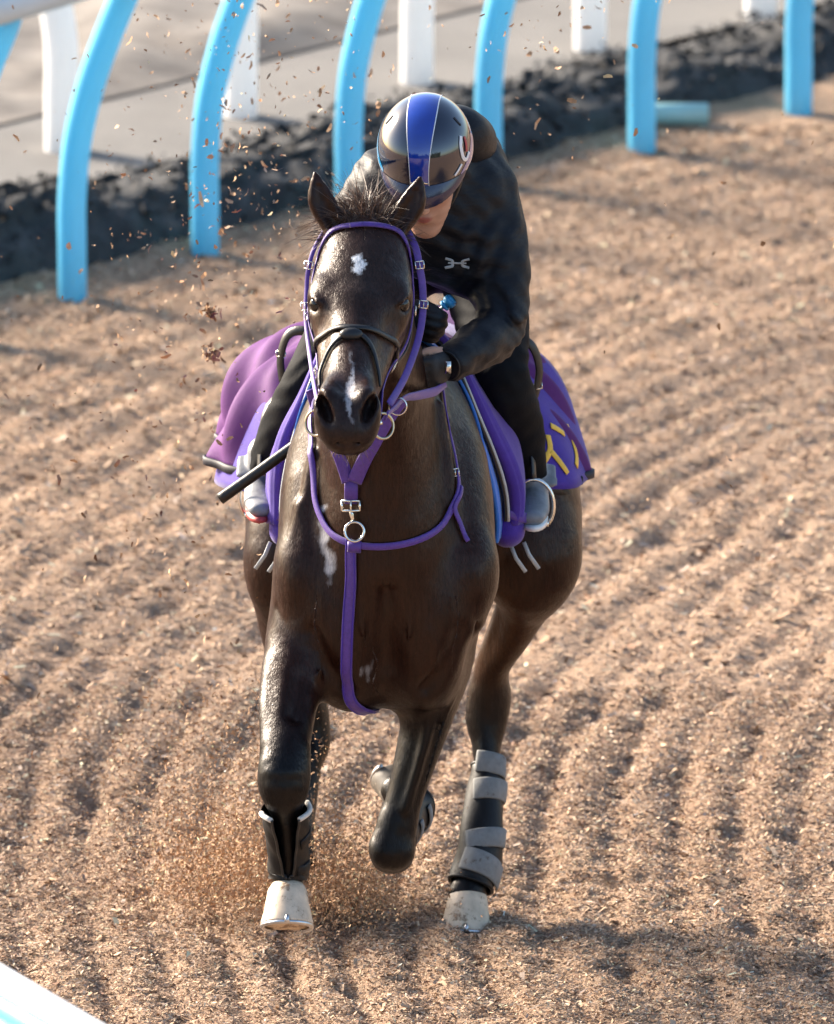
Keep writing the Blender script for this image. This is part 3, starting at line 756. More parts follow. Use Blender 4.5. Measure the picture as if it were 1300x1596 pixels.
M['hoof_dark'] = make_mat('dark_hoof', (.09, .075, .06), .6, var=.4, vscale=25, bump=.3, bscale=60, wear=((.45, .38, .30), .58, 30))
def hoof(cor, sole, toe_dir, r0=.043, mat=None):
    cor = np.array(cor, float); sole = np.array(sole, float); ax = nrm(sole - cor); L = np.linalg.norm(sole - cor)
    td = nrm(np.array(toe_dir, float) - ax * np.dot(toe_dir, ax)); sd = np.cross(ax, td)
    V = []; F = []; seg = 28; rings = [(-.16, .80, .3), (0, 1, .0), (.06, 1.06, 0), (.35, 1.16, 0), (.7, 1.30, 0), (.95, 1.42, 0), (1.0, 1.41, 0)]
    for t, sc, _ in rings:
        c = cor + ax * L * t + td * (t * .010)
        for k in range(seg):
            a = 2 * math.pi * k / seg; ct, st = math.cos(a), math.sin(a)
            rr = r0 * sc * (1 + .08 * ct if ct > 0 else 1 - .18 * ct * ct)
            V.append(c + td * rr * ct + sd * rr * st * .97)
    for i in range(len(rings) - 1):
        for k in range(seg):
            F.append((i * seg + k, (i + 1) * seg + k, (i + 1) * seg + (k + 1) % seg, i * seg + (k + 1) % seg))
    F.append(tuple(range(seg))); n = len(rings) - 1
    V.append(cor + ax * L * .93); ci = len(V) - 1
    F += [(n * seg + k, ci, n * seg + (k + 1) % seg) for k in range(seg)]
    mb = MB(); mb.add(V, F); ho = mb.build('hoof', mat or M['hoof'], horse)
    sp = []
    for k in range(25):                      # a worn steel shoe, open at the heel
        a = math.radians(-142 + 284 * k / 24); rr = r0 * 1.33 * (1 + .08 * math.cos(a) if math.cos(a) > 0 else 1)
        sp.append(cor + ax * (L + .003) + td * (.010 + rr * math.cos(a)) + sd * rr * math.sin(a) * .96)
    v, fc = tube(sp, .0052, 8); mb = MB(); mb.add(v, fc)
    tc = cor + ax * L + td * (.010 + r0 * 1.50)
    mb.add(*tube([tc + ax * .006, tc - ax * .008 - td * .001, tc - ax * .014 - td * .006], [.007, .005, .002], 8))
    mb.build('horseshoe', M['shoe'], ho)
    return ho
hoof((-.289, -.112, .322), (-.290, -.150, .246), (0, -1, -.25))
hoof((-.036, .530, .368), (-.052, .590, .408), (-.1, .55, -.8), r0=.038, mat=M['hoof_dark'])
hoof((.117, .860, .056), (.111, .832, -.026), (0, -1, 0))
hoof((-.290, .915, .062), (-.291, .893, -.012), (0, -1, 0))
for s in (-1, 1):                              # eyes set in the sockets
    c = np.array((-.127 + s * .0905, -.234, 1.689)); V = []; F = []; nu, nv = 18, 12
    for i in range(nv + 1):
        th = math.pi * i / nv
        for j in range(nu):
            ph = 2 * math.pi * j / nu
            V.append(c + .0205 * np.array((math.sin(th) * math.cos(ph), math.sin(th) * math.sin(ph), math.cos(th))))
    for i in range(nv):
        for j in range(nu): F.append((i * nu + j, (i + 1) * nu + j, (i + 1) * nu + (j + 1) % nu, i * nu + (j + 1) % nu))
    mb = MB(); mb.add(V, F); mb.build('eye', M['eye'], horse)

def strands(name, roots, dirs, lens, width, cols, parent, sag=.15, curl=.25, n=6):
    V = []; F = []; C = []
    for r0, d, L, c in zip(roots, dirs, lens, cols):
        d = nrm(d); side = nrm(np.cross(d, rng.normal(0, 1, 3))); bend = rng.normal(0, curl, 3)
        p = np.array(r0, float); base = len(V)
        for i in range(n):
            t = i / (n - 1); w = width * (1 - t) ** .7 + .0003
            q = p + d * L * t + (bend * t * t + np.array((0, 0, -sag * t * t))) * L
            V += [q - side * w * .5, q + side * w * .5]; C += [c, c]
        for i in range(n - 1): F.append((base + 2 * i, base + 2 * i + 1, base + 2 * i + 3, base + 2 * i + 2))
    me = fast_mesh(name, np.array(V), np.array(F)); set_color(me, np.array(C)); return obj(name, me, M['hair'], parent)
def hair_cols(n, a=(.034, .019, .013), b_=(.17, .095, .062)):
    t = rng.random(n)[:, None] ** 2; return np.array(a) * (1 - t) + np.array(b_) * t
n = 2200                                      # forelock thrown up between the ears
u = rng.uniform(-1, 1, n)
roots = np.stack([-.114 + u * .036, rng.uniform(-.10, -.02, n), 1.835 + rng.uniform(-.008, .012, n) - .010 * u * u], 1)
dirs = np.stack([u * .55 + rng.normal(-.12, .22, n), rng.normal(.28, .28, n), rng.uniform(.55, 1.0, n)], 1)
strands('forelock', roots, dirs, rng.uniform(.035, .10, n), .0015, hair_cols(n), horse, sag=.55, curl=.42)
n = 900                                       # short fringe under the browband
u = rng.uniform(-1, 1, n)
roots = np.stack([-.114 + u * .082, -.075 - .03 * (1 - u * u) + rng.uniform(-.012, .012, n), 1.822 - .028 * u * u + rng.uniform(-.01, .01, n)], 1)
dirs = np.stack([u * .9 + rng.normal(0, .2, n), rng.normal(-.15, .2, n), rng.uniform(.05, .5, n)], 1)
strands('fringe', roots, dirs, rng.uniform(.02, .05, n), .0018, hair_cols(n), horse, sag=.5, curl=.35)
n = 2000                                      # mane streaming back along the crest
t = rng.random(n)
crest = catmull([(-.112, -.04, 1.862), (-.104, .03, 1.808), (-.088, .20, 1.625), (-.074, .38, 1.46)], 30)
roots = crest[(t * (len(crest) - 1)).astype(int)] + rng.normal(0, .006, (n, 3))
dirs = np.stack([rng.normal(-.35, .45, n), rng.uniform(.2, 1.0, n), rng.uniform(.1, .75, n)], 1)
strands('mane', roots, dirs, rng.uniform(.05, .12, n), .0018, hair_cols(n), horse, sag=.6, curl=.35)
n = 90                                        # wisps blown out beside the right ear
roots = np.stack([rng.uniform(-.20, -.17, n), rng.uniform(-.07, -.03, n), rng.uniform(1.80, 1.845, n)], 1)
dirs = np.stack([rng.uniform(-1, -.4, n), rng.normal(.1, .3, n), rng.uniform(-.3, .8, n)], 1)
strands('mane', roots, dirs, rng.uniform(.03, .075, n), .0016, hair_cols(n, (.06, .03, .02), (.3, .17, .1)), horse, sag=.3)
n = 130                                       # whiskers on the chin
u = rng.uniform(-1, 1, n)
roots = np.stack([-.150 + u * .036, rng.uniform(-.57, -.50, n), 1.437 + .010 * u * u + rng.uniform(-.003, .003, n)], 1)
dirs = np.stack([u * .35 + rng.normal(0, .2, n), rng.normal(.1, .35, n), rng.uniform(-1, -.6, n)], 1)
strands('whiskers', roots, dirs, rng.uniform(.012, .034, n), .0013, hair_cols(n, (.08, .05, .03), (.40, .27, .15)), horse, sag=.1)
n = 700                                       # tail streaming out behind
roots = np.stack([bx(1.5) + rng.normal(0, .02, n), 1.53 + rng.normal(0, .015, n), 1.18 + rng.normal(0, .02, n)], 1)
dirs = np.stack([rng.normal(0, .10, n), rng.uniform(.7, 1.0, n), rng.normal(.0, .12, n)], 1)
strands('tail', roots, dirs, rng.uniform(.35, .75, n), .006, hair_cols(n, (.008, .007, .007), (.02, .014, .01)), horse, sag=.55, curl=.12, n=8)
# ------------------------------------------------------------------ the rider: one continuous figure, clothes over it
person = thing('person', 'rider in black crouched over the horse\'s neck, wearing a blue and black helmet', 'person', (.05, .7, 1.3))
HC = np.array((.018, .250, 1.936))                       # middle of the helmet
fd = nrm((-.10, -.89, -.42)); rt = nrm(np.cross(fd, (0, 0, 1))); upv = np.cross(rt, fd)        # where the face looks; head's right-hand and up axes
def hp(r_, u_, f_): return HC + rt * r_ + upv * u_ + fd * f_     # head space: sideways, up, forwards
HR = [tuple(rt), tuple(fd), tuple(upv)]
ARML = [(.145, .50, 1.775), (.184, .43, 1.665), (.186, .33, 1.515), (.130, .20, 1.492), (.085, .120, 1.480)]
ARMR = [(-.070, .50, 1.80), (-.140, .44, 1.715), (-.168, .37, 1.605), (-.11, .34, 1.56), (-.045, .35, 1.535)]
def torso(g, e, k=.05):
    g.chain([(.055, 1.06, 1.56, .155 + e, .125 + e), (.055, .92, 1.65, .150 + e, .115 + e), (.052, .74, 1.745, .142 + e, .108 + e), (.048, .56, 1.79, .150 + e, .108 + e), (.045, .45, 1.785, .135 + e, .092 + e)], k=k)
    for sx, sy, sz in ((ARML[0]), (ARMR[0])): g.ball((sx, sy, sz), (.060 + e, .070 + e, .056 + e), k=.05)
def arm(g, A, e, k=.03):
    r = [.060, .055, .045, .040, .029]
    g.chain([(*p, q + e, q + e) for p, q in zip(A, r)], k=k, n=4)
LEGL = [(.13, .98, 1.54), (.168, .74, 1.44), (.190, .58, 1.34), (.230, .67, 1.21), (.258, .74, 1.065)]
LEGR = [(-.03, .98, 1.52), (-.15, .74, 1.42), (-.232, .54, 1.345), (-.295, .64, 1.21), (-.350, .74, 1.085)]
def leg(g, A, e, k=.04):
    r = [.095, .082, .060, .052, .034]
    g.chain([(*p, q + e, q + e) for p, q in zip(A, r)], k=k, n=4)
def hand(g, wr, dr, up_, e=0, thumb=True, fingers=True):
    """closed hand round a rein: palm, four bent fingers, thumb laid along the side"""
    wr = np.array(wr); dr = nrm(dr); up_ = nrm(up_ - dr * np.dot(up_, dr)); sd = np.cross(dr, up_)      # dr: towards the knuckles, up_: thumb side
    pc = wr + dr * .045
    g.chain([(*(wr + dr * .0), .024 + e, .020 + e), (*(wr + dr * .035), .033 + e, .019 + e), (*(wr + dr * .075), .036 + e, .017 + e)], side=tuple(up_), k=.012)
    for i, (o, L) in enumerate(((.027, .92), (.009, 1.0), (-.010, .94), (-.027, .78))):
        if not fingers: break
        k0 = wr + dr * (.080 - abs(o) * .15) + up_ * o
        k1 = k0 + dr * .026 * L + sd * .022 * L; k2 = k1 + sd * .026 * L - dr * .014 * L; k3 = k2 - dr * .024 * L - sd * .002
        g.chain([(*k0, .0092 + e, .0092 + e), (*k1, .0088 + e, .0088 + e), (*k2, .0080 + e, .0080 + e), (*k3, .0072 + e, .0072 + e)], k=.004, n=2)
    if thumb:
        t0 = wr + dr * .022 + up_ * .024 + sd * .006; t1 = t0 + dr * .032 + up_ * .016 + sd * .012; t2 = t1 + dr * .030 + sd * .014 - up_ * .004
        g.chain([(*t0, .0125 + e, .0125 + e), (*t1, .0105 + e, .0105 + e), (*t2, .0085 + e, .0085 + e)], k=.006, n=2)
HL = dict(wr=ARML[-1], dr=(-.55, -.62, -.15), up_=np.array((-.1, -.2, 1.0)))
HRt = dict(wr=ARMR[-1], dr=(.80, .05, -.22), up_=np.array((.1, -.1, 1.0)))

g = Field((-.50, -.06, .93), (.43, 1.30, 2.10), .0058)
torso(g, -.004); arm(g, ARML, -.004); arm(g, ARMR, -.004); leg(g, LEGL, -.004); leg(g, LEGR, -.004)
for A, s in ((LEGL, 1), (LEGR, -1)):
    a_ = np.array(A[-1]); g.chain([(*a_, .034, .034), (*(a_ + (s * .008, -.015, -.04)), .028, .034), (*(a_ + (s * .006, -.09, -.055)), .030, .018), (*(a_ + (s * .002, -.14, -.058)), .024, .014)], k=.02)
hand(g, **HL); hand(g, **HRt)
g.chain([(.04, .46, 1.80, .060, .060), (.03, .37, 1.845, .056, .058), (*hp(0, -.02, -.02), .060, .062)], k=.04)              # neck
g.ball(hp(0, .005, -.005), (.076, .095, .090), k=.02, rot=HR)                                                             # skull
g.chain([(*hp(0, -.06, .035), .068, .052), (*hp(0, -.115, .052), .058, .044), (*hp(0, -.172, .056), .036, .032)], k=.03, side=tuple(rt))   # face to chin
for s in (-1, 1):
    g.ball(hp(s * .036, -.068, .072), (.022, .018, .020), k=.02, rot=HR)                                              # cheekbone
    g.ball(hp(s * .078, -.050, -.012), (.012, .020, .032), k=.010, rot=HR)                                            # ear
    g.ball(hp(s * .030, -.040, .098), (.017, .010, .010), k=.010, rot=HR, cut=True)                                   # eye hollow
    g.ball(hp(s * .030, -.042, .083), (.012, .012, .011), k=.004, rot=HR)                                             # eye under the lid
    g.ball(hp(s * .009, -.094, .106), (.0085, .010, .0075), k=.008, rot=HR)                                           # wing of the nose
g.chain([(*hp(0, -.035, .092), .008, .010), (*hp(0, -.062, .104), .0085, .011), (*hp(0, -.090, .114), .011, .012)], k=.010, side=tuple(rt))   # nose
g.ball(hp(0, -.118, .096), (.022, .012, .0065), k=.006, rot=HR); g.ball(hp(0, -.131, .093), (.019, .012, .0070), k=.006, rot=HR)     # lips
g.chain([(*hp(-.022, -.1245, .105), .002, .002), (*hp(0, -.1245, .112), .002, .002), (*hp(.022, -.1245, .105), .002, .002)], k=.004, side=tuple(rt), cut=True)
g.ball(hp(0, -.172, .078), (.021, .015, .016), k=.012, rot=HR)
pm = g.mesh('body', smooth=1)
C = np.tile(np.array([.50, .285, .20]), (len(g.V), 1))
lp = hp(0, -.124, .106); rel = (g.V - lp) @ np.stack([rt, upv, fd], 1)
C = mixc(C, np.clip((1 - np.hypot(rel[:, 0] / .024, rel[:, 1] / .011)) / .3, 0, 1) * (np.abs(rel[:, 2]) < .03), (.36, .12, .10))
ch = (g.V - hp(0, -.075, .09)) @ np.stack([rt, upv, fd], 1)
C = mixc(C, .35 * np.exp(-((np.abs(ch[:, 0]) - .035) / .02) ** 2 - (ch[:, 1] / .025) ** 2), (.50, .20, .15))
set_color(pm, C)
obj('body', pm, M['skin'], person)

# jacket
j = Field((-.32, -.02, 1.35), (.33, 1.30, 2.02), .006)
torso(j, .010)
arm(j, [*ARML[:-1], ARML[-1]], .013); arm(j, ARMR, .013)
wq = np.array(ARML[-1]); wqd = nrm(wq - np.array(ARML[-2])); j.chain([(*wq, .043, .043), (*(wq + wqd * .024), .040, .040)], k=.01)
j.ball((.115, .46, 1.66), (.085, .10, .10), k=.06)                        # loose front of the jacket under the arm
j.chain([(.005, .40, 1.69, .10, .06), (.10, .42, 1.66, .09, .07)], k=.05)
j.chain([(.045, .46, 1.82, .085, .08), (.040, .40, 1.86, .078, .070)], k=.03)      # collar
j.ball((.085, .58, 1.855), (.085, .12, .075), k=.06)                    # hunched upper back
Xg = j.ax[0][:, None, None]; Yg = j.ax[1][None, :, None]; Zg = j.ax[2][None, None, :]
fold = np.sin(Zg * 95 + Xg * 60 + 3 * np.sin(Yg * 21)) * np.sin(Yg * 47 + Xg * 38 + 2 * np.sin(Zg * 17))
j.d += (.0030 * fold).astype(np.float32)
el = np.exp(-(((Xg - .205) / .06) ** 2 + ((Yg - .31) / .08) ** 2 + ((Zg - 1.52) / .08) ** 2))
j.d += (.008 * np.sin(Xg * 130 + Zg * 105 - Yg * 60) * el).astype(np.float32)
ua = np.exp(-(((Xg - .13) / .07) ** 2 + ((Yg - .40) / .10) ** 2 + ((Zg - 1.66) / .07) ** 2))
j.d += (.007 * np.sin(Xg * 115 - Zg * 75 + 1.2 * np.sin(Zg * 30)) * ua).astype(np.float32)          # pulls under the arm
ch_ = np.exp(-(((Xg - .04) / .10) ** 2 + ((Yg - .38) / .09) ** 2 + ((Zg - 1.70) / .06) ** 2))
j.d += (.005 * np.sin(Zg * 120 + Xg * 45) * ch_).astype(np.float32)
fa = np.exp(-(((Xg - .13) / .05) ** 2 + ((Yg - .20) / .07) ** 2 + ((Zg - 1.49) / .06) ** 2))
j.d += (.005 * np.sin(Xg * 170 - Yg * 90 + Zg * 40) * fa).astype(np.float32)
wl = np.array(ARML[-1]); wd = nrm(np.array(ARML[-2]) - wl)
cutp = (Xg - wl[0]) * wd[0] + (Yg - wl[1]) * wd[1] + (Zg - wl[2]) * wd[2] + .0 * Xg
near = (np.abs(Xg - wl[0]) < .09) & (np.abs(Yg - wl[1]) < .09) & (np.abs(Zg - wl[2]) < .09)
j.d = np.where(near, np.maximum(j.d, (-.040 - cutp).astype(np.float32)), j.d)
jm = j.mesh('jacket', smooth=1)
jacket = obj('jacket', jm, M['black_cloth'], person)
jacket_bvh = bvh_of(j.V, j.F)
# printed emblem on the chest: two crossing bows
def on_jacket(x, z):
    h = jacket_bvh.ray_cast(Vector((x, -.5, z)), Vector((0, 1, 0)))
    return (np.array(h[0]), np.array(h[1])) if h[0] is not None else (np.array((x, .4, z)), np.array((0, -1, 0)))
def print_stroke(mb, xz, w):
    pts = catmull([(x, 0, z) for x, z in xz], 8); L = []; N = []
    for p in pts:
        a, n_ = on_jacket(p[0], p[2]); L.append(a + n_ * .001); N.append(n_)
    mb.add(*ribbon(L, N, w, .0016))
ec = np.array((.0905, 1.652)); mb = MB(); sx, sz = .027, .011
for s in (-1, 1):
    print_stroke(mb, [(ec[0] - sx, ec[1] + s * sz), (ec[0] - sx * .45, ec[1] + s * sz * .62), (ec[0] - sx * .40, ec[1] + s * .001)], .0062)
    print_stroke(mb, [(ec[0] + sx, ec[1] + s * sz), (ec[0] + sx * .45, ec[1] + s * sz * .62), (ec[0] + sx * .40, ec[1] + s * .001)], .0062)
print_stroke(mb, [(ec[0] - sx * .75, ec[1]), (ec[0], ec[1] + .001), (ec[0] + sx * .75, ec[1])], .0040)
mb.build('emblem', M['logo'], jacket)

# breeches, footwear, gloves
b_ = Field((-.45, .36, 1.02), (.38, 1.30, 1.74), .0062)
leg(b_, LEGL, .004); leg(b_, LEGR, .004)
b_.chain([(.055, 1.10, 1.54, .155, .125), (.055, .96, 1.60, .150, .115)], k=.05)
Xg = b_.ax[0][:, None, None]; Yg = b_.ax[1][None, :, None]; Zg = b_.ax[2][None, None, :]
b_.d += (.0022 * np.sin(Zg * 120 + Yg * 70 + 2 * np.sin(Xg * 60)) * np.sin(Xg * 50 - Zg * 33)).astype(np.float32)
for A in (LEGL, LEGR):                                   # ends at the ankle
    zc = A[-1][2] - .005
    sel = (np.abs(Xg - A[-1][0]) < .08) & (np.abs(Yg - A[-1][1]) < .10) & (Zg < zc + .05)
    b_.d = np.where(sel, np.maximum(b_.d, (zc - Zg + .0 * Xg + .0 * Yg).astype(np.float32)), b_.d)
obj('breeches', b_.mesh('breeches', smooth=1), M['breeches'], person)
for A, s in ((LEGL, 1), (LEGR, -1)):
    a_ = np.array(A[-1]); q = Field(a_ - (.10, .26, .13), a_ + (.10, .10, .09), .0042)
    q.chain([(*(a_ + (-s * .006, -.012, .038)), .041, .041), (*(a_ + (0, 0, -.005)), .038, .040), (*(a_ + (s * .008, -.015, -.040)), .033, .040), (*(a_ + (s * .006, -.09, -.056)), .036, .024), (*(a_ + (s * .002, -.150, -.060)), .029, .018)], k=.02)
    q.chain([(*(a_ + (s * .010, .01, .02)), .048, .010), (*(a_ + (s * .013, -.03, -.012)), .048, .010)], k=.008)
    sh = obj('shoe', q.mesh('shoe', smooth=1), M['shoe_grey'], person)
    sv = []
    for k in range(20):
        an = 2 * math.pi * k / 20
        sv.append((a_[0] + s * .006 + .033 * math.sin(an), a_[1] - .075 + .105 * math.cos(an), 0))
    v = [(x, y, a_[2] - .074) for x, y, _ in sv] + [(x, y, a_[2] - .085) for x, y, _ in sv]
    mb = MB(); mb.add(v, [tuple(range(20)), tuple(range(39, 19, -1))] + [(k, k + 20, (k + 1) % 20 + 20, (k + 1) % 20) for k in range(20)])
    mb.build('sole', M['red'] if s < 0 else M['white'], sh)
for hd, th in ((HL, False), (HRt, True)):
    w_ = np.array(hd['wr']); q = Field(w_ - .15, w_ + .15, .0042)
    hand(q, hd['wr'], hd['dr'], hd['up_'], e=.0028, thumb=th)
    obj('glove', q.mesh('glove', smooth=1), M['glove'], person)
wr = np.array(ARML[-1]) + nrm(np.array(ARML[-1]) - np.array(ARML[-2])) * .034
ax = nrm(np.array(ARML[-1]) - np.array(ARML[-2])); u = nrm(np.cross(ax, (0, 0, 1))); w = np.cross(ax, u)
pts = [wr + (u * math.cos(a) + w * math.sin(a)) * .031 for a in np.linspace(0, 2 * math.pi, 28, endpoint=False)]
mb = MB(); mb.add(*ribbon(pts, [p - wr for p in pts], .014, .004, closed=True)); wb = mb.build('wristband', M['black_leather'], person)
bk = wr + np.array((0, -.036, .004)); mb = MB()
mb.add(*ribbon([bk + np.array((0, 0, .013)), bk + np.array((0, -.002, 0)), bk - np.array((0, 0, .013))], [(0, -1, 0)] * 3, .015, .005)); mb.build('clasp', M['steel'], wb)

# helmet
def helmet_pt(th, ph, grow=0.0):
    """th from the crown, ph round it (0 = front)"""
    a, b2, c = .107 + grow, .130 + grow, .116 + grow
    return hp(math.sin(th) * math.sin(ph) * a, math.cos(th) * c, math.sin(th) * math.cos(ph) * b2 - .004)
def rim(ph): return math.radians(101 + 9 * (1 - math.cos(ph)) * .5 + 6 * math.exp(-((abs(ph) - 1.6) / .5) ** 2))
def helmet_patch(phth, grow, name, mat, parent):
    """phth: function (u,v)->(th,ph)"""
    nu, nv = 60, 40; V = []; F = []
    for i in range(nu + 1):
        for k in range(nv + 1): V.append(helmet_pt(*phth(i / nu, k / nv), grow))
    for i in range(nu):
        for k in range(nv):
            q = i * (nv + 1) + k; F.append((q, q + nv + 1, q + nv + 2, q + 1))
    mb = MB(); mb.add(V, F); return mb.build(name, mat, parent)
V = []; F = []; nu, nv = 72, 40
for i in range(nu):
    ph = -math.pi + 2 * math.pi * i / nu
    for k in range(nv + 1): V.append(helmet_pt(rim(ph) * k / nv, ph))
for i in range(nu):
    for k in range(nv):
        a = i * (nv + 1) + k; c = ((i + 1) % nu) * (nv + 1) + k; F.append((a, c, c + 1, a + 1))
o_ = len(V)
for i in range(nu):
    ph = -math.pi + 2 * math.pi * i / nu
    for k in (nv, nv - 6): V.append(helmet_pt(rim(ph) * k / nv, ph, -.007))
for i in range(nu):
    i2 = (i + 1) % nu; F += [(i * (nv + 1) + nv, i2 * (nv + 1) + nv, o_ + 2 * i2, o_ + 2 * i), (o_ + 2 * i, o_ + 2 * i2, o_ + 2 * i2 + 1, o_ + 2 * i + 1)]
mb = MB(); mb.add(V, F); helmet = mb.build('helmet', M['helmet_black'], person)
def meridian(x0, x1):           # band over the crown between two side offsets (metres), front rim to back
    def fn(u, v):
        t = math.radians(98) * (1 - 2 * u); x = (x0 + (x1 - x0) * v) * (1 - .38 * max(0, math.sin(t)) ** 2)
        sx_ = x / .106; cz = math.cos(t) * math.sqrt(max(1 - sx_ * sx_, 0)); fy = math.sin(t) * math.sqrt(max(1 - sx_ * sx_, 0))
        th = math.acos(max(-1, min(1, cz))); ph = math.atan2(sx_, fy); return th, ph
    return fn
helmet_patch(meridian(-.032, .032), .0008, 'stripe', M['helmet_blue'], helmet)
for s in (-1, 1): helmet_patch(meridian(s * .033 - .0011, s * .033 + .0011), .0013, 'piping', M['white'], helmet)
def side_flash(s, a0, a1, lo, hi, mat, name):
    def fn(u, v):
        ph = s * (a0 + (a1 - a0) * u); top = hi[0] + (hi[1] - hi[0]) * u; bot = lo[0] + (lo[1] - lo[0]) * u
        return math.radians(bot + (top - bot) * v), ph
    return helmet_patch(fn, .0008, name, mat, helmet)
side_flash(-1, .95, 1.75, (99, 97), (96, 66), M['helmet_blue'], 'side_flash')
side_flash(1, .95, 1.9, (99, 97), (92, 56), M['helmet_cyan'], 'side_flash')
def helmet_stroke(pp, w, mat, name, grow=.0016):
    P = catmull([(math.radians(t), math.radians(p), 0) for t, p in pp], 6)
    L = [helmet_pt(t, p, grow) for t, p, _ in P]; N = [q - HC for q in L]
    mb = MB(); mb.add(*ribbon(L, N, w, .001)); return mb.build(name, mat, helmet)
helmet_stroke([(58, -70), (66, -62), (78, -60), (85, -65), (81, -73)], .009, M['white'], 'emblem')
helmet_stroke([(62, -75), (70, -72), (77, -68)], .007, M['red'], 'emblem', .0018)
helmet_stroke([(93, -44), (89, -50), (85, -56)], .006, M['white'], 'emblem')
helmet_stroke([(92, -10), (90, 0), (92, 10)], .005, M['steel'], 'badge')
for s in (-1, 1):
    for dph in (0,): helmet_stroke([(40, s * 86), (46, s * 84), (52, s * 84)], .006, M['binding'], 'vent', .0006)
# peak
V = []; F = []; nu = 24
for i in range(nu + 1):
    ph = math.radians(-66 + 132 * i / nu); e0 = helmet_pt(rim(ph) - .10, ph, .001); c = math.cos(ph * 1.36)
    out = e0 + (fd * .030 - upv * .042) * max(c, 0) ** .8 ; mid = (e0 + out) * .5 + (fd * .5 + upv * .5) * .006 * max(c, 0)
    for q in (e0, mid, out): V.append(q)
for i in range(nu):
    for k in range(2): a = i * 3 + k; F.append((a, a + 3, a + 4, a + 1))
n_ = len(V); V += [np.array(v) - nrm(fd + upv) * .003 for v in V]; F += [tuple(q + n_ for q in f_[::-1]) for f_ in F]
F += [(i * 3 + 2, i * 3 + 5, n_ + i * 3 + 5, n_ + i * 3 + 2) for i in range(nu)]
mb = MB(); mb.add(V, F); mb.build('peak', M['peak'], helmet)
for s in (-1, 1):
    pts = catmull([hp(s * .086, -.02, .02), hp(s * .076, -.085, .022), hp(s * .050, -.135, .040), hp(0, -.160, .055)], 6)
    mb = MB(); mb.add(*ribbon(pts, [p - hp(0, -.06, -.02) for p in pts], .013, .002)); mb.build('chin_strap', M['black_leather'], helmet)
# hood of the jacket bunched behind the helmet
q = Field((-.12, .30, 1.74), (.24, .80, 2.08), .005)
q.ball((.082, .44, 1.925), (.078, .075, .068), k=.03); q.ball((.095, .52, 1.89), (.085, .10, .075), k=.04); q.ball((.03, .50, 1.86), (.10, .10, .07), k=.04)
obj('hood', q.mesh('hood', smooth=1), M['black_cloth'], jacket)
# ------------------------------------------------------------------ tack
def strap(name, pts, nor, width, thick, mat, parent, closed=False):
    mb = MB(); mb.add(*ribbon(pts, nor, width, thick, closed)); return mb.build(name, mat, parent)
def ring(name, c, nrm_, r, w, mat, parent, sx=1.0):
    c = np.array(c); n_ = nrm(nrm_); u = nrm(np.cross(n_, (0.02, .1, 1))); v = np.cross(n_, u)
    pts = [c + (u * math.cos(a) * sx + v * math.sin(a)) * r for a in np.linspace(0, 2 * math.pi, 29)]
    mb = MB(); mb.add(*tube(pts, w, 8, caps=False)); return mb.build(name, mat, parent)
def buckle(name, c, n_, t_, w, h, mat, parent, r=.0016):
    c = np.array(c); n_ = nrm(n_); t_ = nrm(np.array(t_) - n_ * np.dot(t_, n_)); s_ = np.cross(n_, t_)
    q = [c + t_ * h * .5 * a + s_ * w * .5 * b + n_ * .003 for a, b in ((1, 1), (1, -1), (-1, -1), (-1, 1), (1, 1))]
    mb = MB()
    for a, b in zip(q[:-1], q[1:]): mb.add(*tube([a, b], r, 6))
    mb.add(*tube([c + t_ * h * .5 + n_ * .004, c - t_ * h * .5 + n_ * .004], r * .8, 6)); return mb.build(name, mat, parent)

# bridle
bridle = thing('bridle', 'purple and black bridle on the horse\'s head with a metal bit ring', 'bridle', (-.13, -.3, 1.6))
L, N = on_surface(horse_bvh, [(-.226, -.10, 1.765), (-.214, -.105, 1.795), (-.185, -.105, 1.828), (-.145, -.125, 1.846), (-.085, -.125, 1.846), (-.043, -.105, 1.826), (-.018, -.105, 1.795), (-.006, -.10, 1.765)], 6, .003)
strap('browband', L, N, .013, .004, M['purple_strap'], bridle)
mb = MB()
mb.add(*ribbon(*on_surface(horse_bvh, [(-.224, -.09, 1.76), (-.20, -.03, 1.80), (-.165, .0, 1.84), (-.11, .01, 1.85), (-.06, .0, 1.84), (-.025, -.03, 1.80), (-.004, -.09, 1.76)], 5, .003), .018, .005))
mb.build('crown_strap', M['black_leather'], bridle)
BITR = np.array((-.214, -.470, 1.497)); BITL = np.array((-.083, -.470, 1.490))
